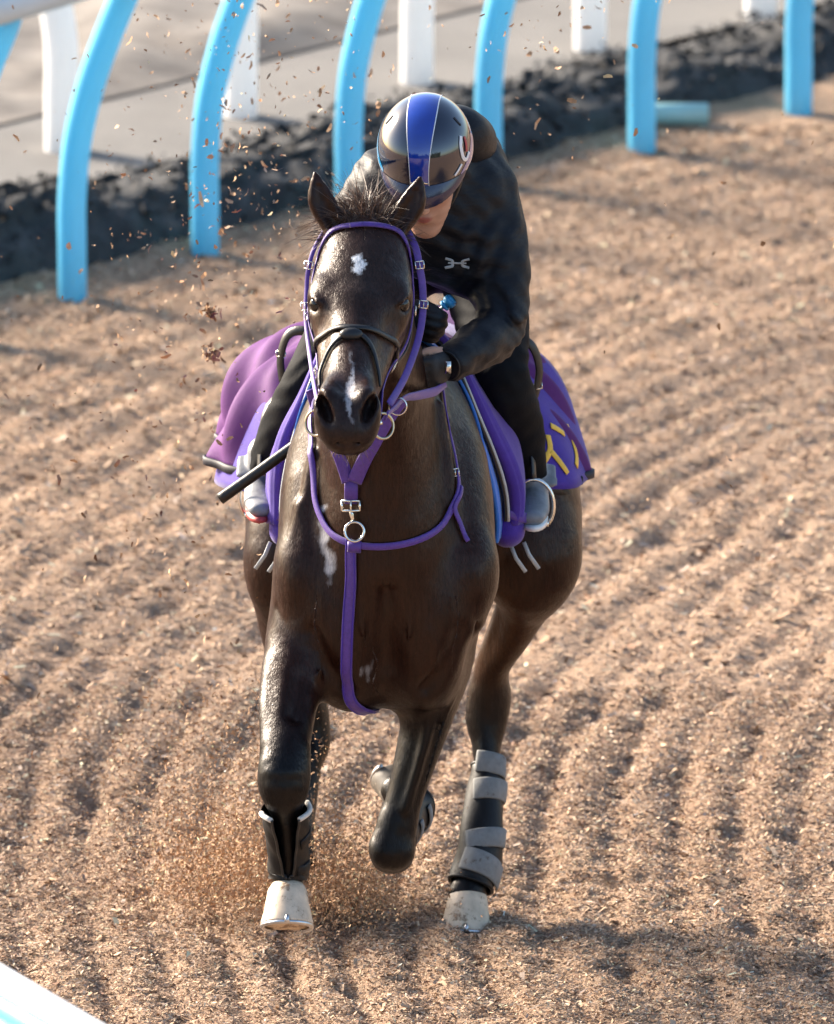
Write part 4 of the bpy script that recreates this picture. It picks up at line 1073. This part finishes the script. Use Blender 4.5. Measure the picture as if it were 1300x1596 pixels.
for s, bit, P in ((-1, BITR, [(-.226, -.10, 1.765), (-.240, -.13, 1.715), (-.236, -.17, 1.66), (-.222, -.24, 1.60), (-.215, -.33, 1.555), (-.212, -.42, 1.52)]),
                  (1, BITL, [(-.006, -.10, 1.765), (.010, -.11, 1.715), (.006, -.13, 1.66), (-.010, -.17, 1.60), (-.035, -.27, 1.545), (-.062, -.38, 1.515)])):
    L, N = on_surface(horse_bvh, P, 6, .004); L = np.vstack([L, bit]); N = np.vstack([N, N[-1]])
    cp = strap('cheekpiece', L, N, .014, .0035, M['purple_strap'], bridle)
    for fr in (.42, .80):
        i = int(fr * (len(L) - 1)); buckle('buckle', L[i] + nrm(N[i]) * .004, N[i], L[i + 1] - L[i - 1], .022, .018, M['steel'], cp)
    P2 = [np.array(p) + np.array((0, .022, -.028)) for p in P[:-2]] + [np.array(P[-2]) + np.array((0, .03, -.02))]
    L, N = on_surface(horse_bvh, P2, 6, .003); strap('throat_strap', L, N, .011, .004, M['black_leather'], bridle)
    rg = ring('bit_ring', bit + np.array((s * .008, .0, -.022)), (s * .55, -.75, .2), .028, .0032, M['brass'], bridle)
    mb = MB(); mb.add(*tube([bit + np.array((s * .006, -.002, -.012)), bit + np.array((-s * .02, .0, -.022)), bit + np.array((-s * .05, .0, -.020))], .006, 8)); mb.build('mouthpiece', M['steel'], rg)
L, N = on_surface(horse_bvh, [(-.215, -.25, 1.575), (-.214, -.30, 1.625), (-.186, -.345, 1.660), (-.146, -.37, 1.672), (-.112, -.365, 1.668), (-.078, -.335, 1.645), (-.050, -.26, 1.59), (-.05, -.22, 1.55)], 6, .003)
nb = strap('noseband', L, N, .013, .005, M['black_leather'], bridle)
L, N = on_surface(horse_bvh, [(-.207, -.430, 1.545), (-.207, -.400, 1.575), (-.190, -.388, 1.620), (-.162, -.385, 1.650), (-.127, -.384, 1.654), (-.103, -.395, 1.625), (-.088, -.420, 1.585), (-.085, -.435, 1.548)], 6, .003)
strap('noseband', L, N, .012, .005, M['black_leather'], bridle)
hc, hn, _, _ = horse_bvh.find_nearest(Vector((-.145, -.39, 1.662))); hc = np.array(hc); hn = np.array(hn)
q = Field(hc - .05, hc + .05, .003); q.ball(hc + hn * .004, (.026, .015, .012), k=.01, rot=[(1, 0, 0), (0, .55, .83), (0, .83, -.55)]); 
obj('nose_pad', q.mesh('nose_pad', smooth=1), M['black_leather'], nb)
for s, P in ((1, [(-.026, -.060, 1.822), (-.004, -.088, 1.785), (.006, -.105, 1.74), (.012, -.115, 1.70), (.012, -.14, 1.645), (.000, -.19, 1.59), (-.028, -.29, 1.535), (-.062, -.40, 1.50)]), (-1, [(-.204, -.060, 1.818), (-.228, -.088, 1.78), (-.240, -.105, 1.74), (-.244, -.115, 1.70), (-.246, -.15, 1.64), (-.238, -.22, 1.58), (-.228, -.32, 1.535), (-.218, -.42, 1.505)])):
    Q = catmull(P, 6); hs = strap('hanging_strap', Q, [(s * .35, -.9, .25)] * len(Q), .017 if s > 0 else .010, .0022, M['purple_strap'], bridle)
    for i in (11, 22): buckle('buckle', Q[i] + np.array((0, -.006, .002)), (s * .35, -.9, .25), Q[i + 1] - Q[i - 1], .020, .016, M['steel'], hs)
# reins
hl = np.array(HL['wr']) + nrm(HL['dr']) * .085
L, N = on_surface(horse_bvh, [BITL + np.array((.02, .01, -.005)), (-.03, -.33, 1.475), (.005, -.12, 1.452), (.045, .02, 1.432)], 8, .004, pull=.25)
r_ = strap('rein', np.vstack([L, [(.062, .10, 1.428)], [hl]]), np.vstack([N, [N[-1]], [N[-1]]]), .021, .004, M['purple_strap'], bridle)
i = len(L) // 3; ring('rein_ring', L[i] + nrm(N[i]) * .004, L[i + 1] - L[i - 1], .019, .0022, M['steel'], r_)
L, N = on_surface(horse_bvh, [BITR + np.array((-.02, .01, -.005)), (-.235, -.30, 1.48), (-.235, -.10, 1.47), (-.225, .08, 1.45), (-.18, .22, 1.48), (-.06, .30, 1.53)], 8, .004, pull=.3)
r_ = strap('rein', L, N, .021, .004, M['purple_strap'], bridle)

# martingale with breast strap
mart = thing('martingale', 'purple webbing martingale and breast strap with steel ring on the horse\'s chest', 'harness', (-.1, 0, 1.0))
P = [(-.236, .26, 1.40), (-.238, .20, 1.344), (-.232, .109, 1.279), (-.229, .072, 1.229), (-.212, .051, 1.161), (-.157, .005, 1.105), (-.071, -.06, 1.100), (.014, -.008, 1.115), (.064, .047, 1.154), (.082, .076, 1.228), (.074, .110, 1.293), (.057, .124, 1.356), (.03, .22, 1.43)]
L, N = on_surface(horse_bvh, P, 7, .004, smooth=6)
strap('neck_strap', L, N, .0155, .0035, M['purple_strap'], mart)
L, N = on_surface(horse_bvh, [(.082, .07, 1.20), (.072, .05, 1.16), (.086, .040, 1.118), (.112, .026, 1.085)], 6, .007)
strap('loose_end', L, N, .011, .004, M['purple_strap'], mart)
i = 3; buckle('buckle', (.083, .068, 1.235), (.5, -.8, .2), (0, 0, 1), .02, .016, M['steel'], mart)
P = [(-.139, -.045, 1.112), (-.142, -.044, 1.080), (-.146, -.052, 1.024), (-.153, -.047, .934), (-.157, -.036, .858), (-.157, -.021, .780), (-.150, .001, .731), (-.126, .040, .700), (-.10, .12, .685), (-.08, .25, .69)]
L, N = on_surface(horse_bvh, P, 6, .004, smooth=4)
cs = strap('chest_strap', L, N, .027, .005, M['purple_strap'], mart)
for s in (-1, 1):
    B = np.array([np.cross(nrm(L[min(i + 1, len(L) - 1)] - L[max(i - 1, 0)]), nrm(N[i])) for i in range(len(L))])
    mb = MB(); mb.add(*tube(L + B * s * .0105 + N * .0054, .0014, 6)); mb.build('stitching', M['purple_cloth'], cs)
ring('ring', np.array((-.139, -.074, 1.134)), (.05, -1, .25), .0215, .0032, M['steel'], mart)
st = np.array([(-.147, -.046, 1.195), (-.1465, -.052, 1.222), (-.146, -.058, 1.252)])
strap('loop', [(-.139, -.062, 1.108), (-.139, -.066, 1.098), (-.140, -.062, 1.086)], [(0, -1, .2)] * 3, .031, .006, M['purple_strap'], mart)
stem = strap('bib_stem', [st[0] + (0, -.010, 0), st[1] + (0, -.010, 0), st[2] + (0, -.010, 0)], [(0, -1, .25)] * 3, .030, .005, M['purple_strap'], mart)
buckle('buckle', (-.147, -.062, 1.190), (0, -1, .2), (0, 0, 1), .040, .022, M['steel'], mart, r=.003)
mb = MB(); mb.add(*tube([(-.147, -.062, 1.182), (-.1455, -.063, 1.172), (-.143, -.063, 1.160), (-.141, -.062, 1.152)], [.0035, .0055, .0045, .004], 10)); mb.build('snap_hook', M['steel'], mart)
for P, w in (([(-.139, -.070, 1.248), (-.118, -.095, 1.300), (-.090, -.118, 1.355), (-.060, -.128, 1.408), (-.030, -.13, 1.448)], .030), ([(-.153, -.068, 1.248), (-.170, -.075, 1.300), (-.195, -.075, 1.355), (-.222, -.07, 1.41), (-.238, -.08, 1.46)], .026)):
    Q = catmull(P, 6); strap('bib_arm', Q, [(.1, -1, .3)] * len(Q), np.linspace(w * 1.15, w * .8, len(Q)), .005, M['purple_strap'], mart)
mb = MB(); mb.add([(-.139, -.075, 1.252), (-.153, -.073, 1.252), (-.165, -.078, 1.292), (-.126, -.092, 1.292)], [(0, 1, 2, 3), (3, 2, 1, 0)]); 
mb = None

# draped cloths
def body_hit(y, ph, zc=1.05):
    d = Vector((math.sin(ph), 0, math.cos(ph))); o = Vector((bx(y), y, zc))
    h = horse_bvh.ray_cast(o + d * .9, -d)
    return np.array(h[0]) if h[0] is not None and (Vector(h[0]) - o).length < .6 else np.array(o + d * .25)
def drape(name, y0, y1, pa, pb, off, thick, mat, parent, nu=26, nv=64, zc=1.05, edge=None, ripple=0.0):
    """cloth over the back: y0,y1(ph) front and back edges, pa..pb angles round the body, off(u,ph) gap to the body"""
    G = np.zeros((nu + 1, nv + 1, 3)); 
    for iv in range(nv + 1):
        ph = pa + (pb - pa) * iv / nv
        for iu in range(nu + 1):
            u = iu / nu; y = y0(ph) + (y1(ph) - y0(ph)) * u
            G[iu, iv] = body_hit(y, ph, zc)
    for _ in range(3):
        G[1:-1, 1:-1] = .4 * G[1:-1, 1:-1] + .15 * (G[:-2, 1:-1] + G[2:, 1:-1] + G[1:-1, :-2] + G[1:-1, 2:])
    mid = min(max(int(round(-pa / (pb - pa) * nv)), 0), nv)
    for iu in range(nu + 1):                       # cloth hangs, it does not tuck under the belly
        y = G[iu, mid, 1]; xc = bx(y); m_ = 0
        for iv in range(mid, nv + 1): m_ = max(m_ * .995, G[iu, iv, 0] - xc); G[iu, iv, 0] = xc + m_
        m_ = 0
        for iv in range(mid, -1, -1): m_ = max(m_ * .995, xc - G[iu, iv, 0]); G[iu, iv, 0] = xc - m_
    A = np.zeros_like(G); B = np.zeros_like(G)
    for iu in range(nu + 1):
        for iv in range(nv + 1):
            ph = pa + (pb - pa) * iv / nv; e = np.array((math.sin(max(-1.5, min(1.5, ph))), 0, math.cos(max(-1.5, min(1.5, ph)))))
            o_ = off(iu / nu, ph); A[iu, iv] = G[iu, iv] + e * (o_ + thick); B[iu, iv] = G[iu, iv] + e * o_
    n1 = (nu + 1) * (nv + 1); V = np.vstack([A.reshape(-1, 3), B.reshape(-1, 3)]); F = []
    I = lambda a, b: a * (nv + 1) + b
    for a in range(nu):
        for b in range(nv):
            F.append((I(a, b), I(a + 1, b), I(a + 1, b + 1), I(a, b + 1))); F.append((n1 + I(a, b), n1 + I(a, b + 1), n1 + I(a + 1, b + 1), n1 + I(a + 1, b)))
    for a in range(nu):
        for b in (0, nv): F.append((I(a, b), I(a + 1, b), n1 + I(a + 1, b), n1 + I(a, b)))
    for b in range(nv):
        for a in (0, nu): F.append((I(a, b), I(a, b + 1), n1 + I(a, b + 1), n1 + I(a, b)))
    mb = MB(); mb.add(V, F); o = mb.build(name, mat, parent)
    import bmesh
    bm = bmesh.new(); bm.from_mesh(o.data); bmesh.ops.recalc_face_normals(bm, faces=bm.faces); bm.to_mesh(o.data); bm.free()
    return o, A, B
def edge_binding(name, pts, ctr, w, mat, parent):
    pts = np.array(pts); N = [p - np.array((bx(p[1]), p[1], ctr)) for p in pts]
    for i, n_ in enumerate(N): N[i] = n_ * np.array((1, 0, .3))
    return strap(name, pts - np.array([nrm(n_) * .003 for n_ in N]), N, w, .007, mat, parent)
D = math.radians
sm = lambda t: max(0, min(1, t)) ** 2 * (3 - 2 * max(0, min(1, t)))

pad, A, B_ = drape('saddle_pad', lambda p: .36 + .13 * sm((abs(p) - .5) / 1.5), lambda p: .78, D(-110), D(110), lambda u, p: .003 + .006 * sm((abs(p) - .8) / 1.0) * (1 - .5 * u), .009, M['blue_pad'], None)
tag(pad, 'bright blue saddle pad showing its edge behind the horse\'s shoulders', 'saddle pad')

saddle = thing('saddle', 'black racing saddle under a purple cover with steel stirrups', 'saddle', (-.02, .75, 1.2))
drape('flap', lambda p: .42 + .11 * sm((abs(p) - .4) / 1.5), lambda p: .88, D(-100), D(100), lambda u, p: .014 + .008 * sm((abs(p) - .7) / 1.0), .008, M['black_leather'], saddle)
for s in (-1, 1):
    P = []
    for ph in np.linspace(.45, 1.72, 12):
        q = body_hit(.43 + .11 * sm((ph - .4) / 1.5), s * ph); e = np.array((math.sin(s * min(ph, 1.5)), 0, math.cos(ph))); P.append(q + e * (.022 + .009 * sm((ph - .7) / 1.0)))
    mb = MB(); mb.add(*tube(P, .0045, 8)); mb.build('flap_piping', M['logo'], saddle)
cov, CA, CB = drape('cover', lambda p: .45 + .10 * sm((abs(p) - .4) / 1.4), lambda p: .60 + .04 * abs(p), D(-104), D(104),
      lambda u, p: .026 + .010 * sm((abs(p) - .3) / 1.2) + (.005 * math.sin(p * 5 + u * 3)) * sm(abs(p)) - .012 * sm(1 - u / .14), .026, M['purple_cloth'], saddle)
for s in (-1, 1):
    # rounded cover end with its keeper strap
    c = np.array((s * .262 - .045, .60, 1.005)); q = Field(c - .13, c + .13, .005)
    q.chain([(*(c + (-s * .022, .01, .06)), .032, .045), (*(c + (-s * .012, .01, .025)), .038, .055), (*(c + (-s * .012, .0, -.030)), .040, .055)], k=.03, n=4)
    oc = obj('cover_end', q.mesh('cover_end', smooth=1), M['purple_cloth'], saddle)
    b2 = bvh_of(q.V, q.F)
    Lk, Nk = on_surface(b2, [c + (-s * .05, -.06, .05), c + (-s * .01, -.075, .03), c + (s * .03, -.06, .015), c + (s * .06, -.01, .0)], 6, .003)
    strap('keeper', Lk, Nk, .024, .005, M['purple_strap'], oc)
    # girth straps hanging below
    for k in range(2):
        p0 = c + np.array((s * .03 * k - s * .005, .02 + .03 * k, -.07)); 
        strap('girth_strap', [p0, p0 + (s * .012, .0, -.030), p0 + (s * .034, .0, -.062)], [(0, -1, .1)] * 3, .009, .004, M['logo'], saddle)
    # stirrup leather loop standing out behind the knee
    P = [(.235, .80, 1.375), (.262, .81, 1.35), (.276, .82, 1.30), (.270, .82, 1.25), (.258, .82, 1.215)] if s > 0 else [(-.215, .74, 1.375), (-.255, .76, 1.40), (-.292, .78, 1.385), (-.308, .79, 1.33), (-.303, .79, 1.275)]
    Q = catmull(P, 6); lo_ = strap('stirrup_leather', Q, [(s * .75, -.7, .2)] * len(Q), .022, .005, M['black_leather'], saddle)
    buckle('buckle', Q[-8], (s * .6, -.8, .1), (0, 0, 1), .026, .012, M['steel'], lo_)
    A_ = LEGL if s > 0 else LEGR; a_ = np.array(A_[-1]); c = a_ + np.array((s * .006, -.095, -.045))
    top = c + np.array((0, 0, .085))
    pts = [c + np.array((.046 * math.sin(t) * (1 if abs(t) < 2.2 else 1), 0, .062 * math.cos(t) + .0)) for t in np.linspace(-2.3, 2.3, 21)]
    mb = MB(); mb.add(*tube(pts, .0042, 8)); mb.add(*tube([pts[0], pts[-1]], .007, 8)); mb.build('stirrup', M['steel'], saddle)
    Q = catmull([c + (0, 0, .062), c + (-s * .02, .06, .20), (s * .19 - .03, .72, 1.30)], 6); strap('stirrup_strap', Q, [(s, -.5, .2)] * len(Q), .018, .004, M['black_leather'], saddle)

# number cloth with the yellow letters
ncl, NA, NB = drape('number_cloth', lambda p: .80 - (.06 if p < 0 else 0), lambda p: 1.16, D(-104), D(98),
      lambda u, p: .018 + (.006 if p > 0 else .050) * sm((abs(p) - .5) / 1.1) + .008 * math.sin(u * 9 + p * 4) * sm(abs(p)), .006, M['purple_cloth'], None)
tag(ncl, 'deep purple saddle cloth with yellow katakana lettering behind the rider\'s leg', 'saddle cloth')
ncb = bvh_of([tuple(v.co) for v in ncl.data.vertices], [tuple(p.vertices) for p in ncl.data.polygons])
def cloth_stroke(mb, yz, w):
    P = catmull([(0, y, z) for y, z in yz], 6); L = []; N = []
    for p in P:
        h = ncb.ray_cast(Vector((1.0, p[1], p[2])), Vector((-1, 0, 0)))
        if h[0] is None: continue
        n_ = np.array(h[1]); n_ = n_ if n_[0] > 0 else -n_; L.append(np.array(h[0]) + n_ * .0015); N.append(n_)
    if len(L) > 2: mb.add(*ribbon(L, N, w, .002))
def glyph(name, strokes, y0, z0, sy, sz, w):
    mb = MB()
    for st_ in strokes: cloth_stroke(mb, [(y0 + a * sy, z0 + b * sz) for a, b in st_], w)
    if mb.v: mb.build(name, M['yellow'], ncl)
GZ0, GS = 1.035, .105
glyph('letter', [[(.15, .9), (.5, .9), (.85, .9)], [(0, .62), (.5, .62), (1, .62)], [(.55, .6), (.5, .3), (.2, 0)], [(.95, 1.05), (1.05, .92)], [(1.12, 1.1), (1.22, .97)]], .76, GZ0, .085, GS, .015)
glyph('letter', [[(.95, 1.0), (.6, .65), (.1, .35)], [(.6, .62), (.6, .3), (.6, 0)]], .86, GZ0, .065, GS * .8, .015)
glyph('letter', [[(.05, .95), (.2, .85), (.4, .7)], [(.05, .05), (.55, .25), (1, .8)]], .945, GZ0, .085, GS, .016)

# quarter sheet over the rump, lifted by the wind
sheet, SA, SB = drape('quarter_sheet', lambda p: .96 - (.10 if p < 0 else 0) * sm((abs(p) - .8) / .6), lambda p: 1.46 - .04 * abs(p), D(-97), D(97),
      lambda u, p: .020 + (-.004 if p > 0 else .045 + .024 * u) * sm((abs(p) - .35) / 1.15) + (.008 if p > 0 else .026) * math.sin(u * 15 + p * 3.2) * sm((abs(p) - .4) / .8) + .010 * math.sin(u * 33 - p * 6) * sm((abs(p) - .5) / .7), .004, M['sheet'], None, nu=46, nv=72)
tag(sheet, 'violet quarter sheet with dark binding billowing over the horse\'s rump', 'horse rug')
for iv in (0, SA.shape[1] - 1): edge_binding('binding', SA[:, iv], 1.05, .020, M['binding'], sheet)
edge_binding('binding', SA[-1, :], 1.05, .020, M['binding'], sheet)

# whip across the withers
whip = thing('whip', 'black riding whip with a blue cap lying across the horse\'s withers', 'whip', (-.2, .4, 1.3))
W = catmull([(.060, .375, 1.545), (.028, .378, 1.518), (-.02, .37, 1.492), (-.09, .355, 1.478), (-.165, .335, 1.365), (-.22, .325, 1.283), (-.33, .325, 1.195), (-.442, .33, 1.112)], 8)
mb = MB(); mb.add(*tube(W[16:], np.linspace(.0105, .0135, len(W) - 16), 12)); mb.build('shaft', M['black_leather'], whip)
mb = MB(); mb.add(*tube(W[:17], .0042, 8)); mb.build('grip', M['logo'], whip)
d = nrm(W[0] - W[4]); mb = MB(); c0 = W[0]
for a, b, r in ((0, .006, .013), (.006, .012, .010), (.012, .024, .0155), (.024, .028, .012)): mb.add(*tube([c0 + d * a, c0 + d * b], r, 14))
mb.build('cap', M['whip_cap'], whip)

# protective leg boots
def axis_frame(P, i):
    t = nrm(P[min(i + 1, len(P) - 1)] - P[max(i - 1, 0)]); u = nrm(np.array((1, 0, 0)) - t * t[0]); return t, u, np.cross(t, u)
def leg_boot(label, P, rad, strap_at, arc, sw, flare=0.0, lining=True):
    P = catmull(P, 6); n_ = len(P); R = np.interp(np.linspace(0, 1, n_), np.linspace(0, 1, len(rad)), rad)
    root = thing('leg_boot', label, 'leg boot', tuple(float(q) for q in P[n_ // 2]), 'protective boots on the horse\'s legs')
    V = []; F = []; seg = 26
    for i in range(n_):
        t, u, w = axis_frame(P, i)
        for k in range(seg):
            a = 2 * math.pi * k / seg; r = R[i] * (1 + .05 * math.sin(3 * a + i * .5)) * (1 + .16 * max(0, -math.sin(a)))
            V.append(P[i] + (u * math.cos(a) + w * math.sin(a)) * r)
    for i in range(n_ - 1):
        for k in range(seg): F.append((i * seg + k, i * seg + (k + 1) % seg, (i + 1) * seg + (k + 1) % seg, (i + 1) * seg + k))
    mb = MB(); mb.add(V, F); sh = mb.build('shell', M['boot_black'], root)
    for i in (0, n_ - 1):
        t, u, w = axis_frame(P, i); q = [P[i] + (u * math.cos(a) + w * math.sin(a)) * R[i] * (1 + .16 * max(0, -math.sin(a))) * .985 for a in np.linspace(0, 2 * math.pi, seg, endpoint=False)]
        mb = MB(); mb.add(*tube(q + [q[0]], .0045, 8, caps=False)); mb.build('lining', M['fleece'] if lining else M['boot_black'], root)
    for fr, w_, tilt in strap_at:
        i = int(fr * (n_ - 1)); t, u, w = axis_frame(P, i)
        pts = []; N = []
        for a in np.linspace(arc[0], arc[1], 20):
            e = u * math.cos(a) + w * math.sin(a); pts.append(P[i] + e * (R[i] * (1 + .05 * math.sin(3 * a + i * .5)) * (1 + .16 * max(0, -math.sin(a))) + .0015) + t * tilt * (a - arc[0])); N.append(e)
        strap('strap', pts, N, w_, .005, M['boot_strap'], root)
    return root
pi = math.pi
leg_boot('black boot with four grey straps on the hind leg at right', [(.160, 1.022, .318), (.158, 1.00, .28), (.149, .945, .19), (.138, .90, .122), (.123, .872, .076)], [.034, .041, .049, .054, .052], [(.10, .050, -.004), (.31, .050, .004), (.56, .046, .012), (.84, .054, -.004)], (-.5, 2.2), .036, lining=False)
def open_boot(label, P, rad, group):
    P = catmull(P, 6); n_ = len(P); R = np.interp(np.linspace(0, 1, n_), np.linspace(0, 1, len(rad)), rad)
    root = thing('leg_boot', label, 'leg boot', tuple(float(q) for q in P[n_ // 2]), group)
    V = []; F = []; seg = 30; e1 = []; e2 = []; top = []
    for i in range(n_):
        t, u, w = axis_frame(P, i); fr = i / (n_ - 1); gap = .50 * (1 - fr) ** .8 + .06
        for k in range(seg + 1):
            a = math.pi * 1.5 + gap + (2 * math.pi - 2 * gap) * k / seg if w[1] > 0 else math.pi * .5 + gap + (2 * math.pi - 2 * gap) * k / seg
            fl = 1 + .16 * (abs(k / seg - .5) * 2) ** 3 * (1 - fr)
            q = P[i] + (u * math.cos(a) + w * math.sin(a)) * R[i] * fl * (1 + .03 * math.sin(5 * a + i)); V.append(q)
            if k == 0: e1.append(q)
            if k == seg: e2.append(q)
            if i == 0: top.append(q)
    for i in range(n_ - 1):
        for k in range(seg): F.append((i * (seg + 1) + k, i * (seg + 1) + k + 1, (i + 1) * (seg + 1) + k + 1, (i + 1) * (seg + 1) + k))
    mb = MB(); mb.add(V, F); sh = mb.build('shell', M['boot_black'], root)
    for e in (e1, e2): mb = MB(); mb.add(*tube(e, .0032, 8)); mb.build('rolled_edge', M['black_leather'], root)
    for part in (top[:5], top[-9:]): mb = MB(); mb.add(*tube(part, .006, 8)); mb.build('lining', M['fleece'], root)
    for fr, tl in ((.35, .006), (.72, -.004)):
        i = int(fr * (n_ - 1)); t, u, w = axis_frame(P, i); Q = []; N = []
        for k in range(seg // 2, seg + 1, 2):
            q = np.array(V[i * (seg + 1) + k]); Q.append(q + nrm(q - P[i]) * .001 + t * tl * k * .05); N.append(q - P[i])
        strap('strap', Q, N, .024, .003, M['boot_black'], root)
    return root
open_boot('black boot gaping open on the raised foreleg at left, above the airborne hoof', [(-.293, -.150, .520), (-.291, -.135, .48), (-.288, -.108, .42), (-.287, -.094, .365), (-.288, -.098, .340)], [.052, .050, .046, .046, .043], 'protective boots on the horse\'s legs')
leg_boot('black boot on the foreleg folded back under the chest', [(-.044, .21, .350), (-.032, .30, .358), (-.02, .38, .364), (-.012, .43, .368)], [.040, .042, .046, .050], [(.3, .024, .0), (.75, .024, 0)], (-.5, 1.4), .024, lining=False)
leg_boot('black boot on the hind leg half hidden behind the left foreleg', [(-.264, 1.10, .285), (-.278, 1.05, .22), (-.286, .99, .15), (-.288, .955, .11)], [.040, .045, .050, .052], [(.2, .036, .0), (.7, .036, 0)], (1.0, 3.2), .036, lining=False)
# ------------------------------------------------------------------ kicked-up chips, spray, distant trees
def air_chips(name, P, L, color, parent=None):
    n = len(P); return chip_mesh(name, P, L, L * rng.uniform(.25, .6, n), rng.uniform(0, 6.28, n), rng.normal(0, .9, n), rng.uniform(0, 6.28, n), color, .3)
def cloud(n, c, s):
    return np.array(c) + rng.normal(0, 1, (n, 3)) * np.array(s)
# fine spray round the hind hoof at left
P = np.concatenate([cloud(13000, (-.40, .98, .08), (.13, .18, .08)), cloud(9000, (-.24, .95, .05), (.14, .16, .05)), cloud(4500, (-.42, 1.0, .28), (.17, .22, .13)), cloud(6000, (-.15, .90, .06), (.06, .10, .06))])
P = P[P[:, 2] > .005]
spray = obj('chip_spray', flat_chips('chip_spray', P, .0058 * np.exp(rng.normal(0, .4, len(P))), .0028 * np.exp(rng.normal(0, .4, len(P))), rng.uniform(0, 6.28, len(P)), rng.normal(0, .9, len(P)), rng.uniform(0, 6.28, len(P)), chip_colors(len(P), .45)), M['chips'])
tag(spray, 'fine orange brown spray of chips kicked up round the left hooves', 'wood chips', kind='stuff')
# loose chips in the air behind the horse
P = np.concatenate([cloud(700, (-.42, 1.6, 1.45), (.16, .5, .32)), cloud(280, (-.30, 1.8, 1.95), (.22, .5, .25)), cloud(220, (.30, 1.7, 2.08), (.10, .4, .16)), cloud(320, (-.6, 1.4, .9), (.22, .5, .25)),
                    np.stack([rng.uniform(-1, 1, 200), rng.uniform(.8, 3, 200), rng.uniform(.3, 2.5, 200)], 1)])
fly = obj('flying_chips', air_chips('flying_chips', P, .0095 * np.exp(rng.normal(0, .4, len(P))), chip_colors(len(P), .4)), M['chips'])
tag(fly, 'small wood chips hanging in the air around horse and rider', 'wood chips', kind='stuff')
big = np.concatenate([cloud(34, (-.40, 1.5, 1.55), (.18, .4, .35)), cloud(10, (.30, 1.6, 2.1), (.10, .3, .15)), np.stack([rng.uniform(-.95, .95, 16), rng.uniform(.8, 2.5, 16), rng.uniform(.6, 2.4, 16)], 1)])
for p in big:
    me = air_chips('flying_chip', np.zeros((1, 3)), np.array([rng.uniform(.020, .030)]), chip_colors(1, .5)); o = obj('flying_chip', me, M['chips']); o.location = p
    tag(o, 'larger wood chip thrown up into the air around the horse', 'wood chip', 'larger wood chips flying through the air')
for c, n, lab in (((-.475, 1.2, 1.345), 60, 'upper clod of brown chips flying left of the horse\'s head'), ((-.47, 1.2, 1.245), 46, 'lower clod of brown chips flying left of the horse\'s head')):
    P = cloud(n, (0, 0, 0), (.010, .010, .008)); me = air_chips('chip_clod', P, .014 * np.exp(rng.normal(0, .4, n)), chip_colors(n, .6) * .7)
    o = obj('chip_clod', me, M['chips']); o.location = c; tag(o, lab, 'clod')
# wood far behind the photographer, seen only in reflections
V = []; F = []; n = 700
ang = np.linspace(-1.25, 1.25, n); hh = 9 + 7 * vnoise(ang * 14, ang * 0, 71) + 5 * vnoise(ang * 50, ang * 0, 72) + 2.5 * vnoise(ang * 160, ang * 0, 73)
rad = [62 + 4 * vnoise(ang * 60, ang * 0 + k, 74) for k in range(5)]
G = []
for k, fr in enumerate((0, .35, .7, .92, 1.0)): G.append(np.stack([np.sin(ang) * (rad[k] + 4 * fr), -38 - np.cos(ang) * (rad[k] + 4 * fr), hh * fr - .5], 1))
G = np.stack(G, 1); ii = np.arange(n * 5).reshape(n, 5)
F = np.stack([ii[:-1, :-1].ravel(), ii[1:, :-1].ravel(), ii[1:, 1:].ravel(), ii[:-1, 1:].ravel()], 1)
M['wood'] = make_mat('far_wood', (.030, .042, .020), .9, var=.5, vscale=.4)
wood = obj('far_wood', fast_mesh('far_wood', G.reshape(-1, 3), F), M['wood'])
tag(wood, 'dark line of trees far behind the photographer, mirrored in the helmet', 'trees', kind='stuff')
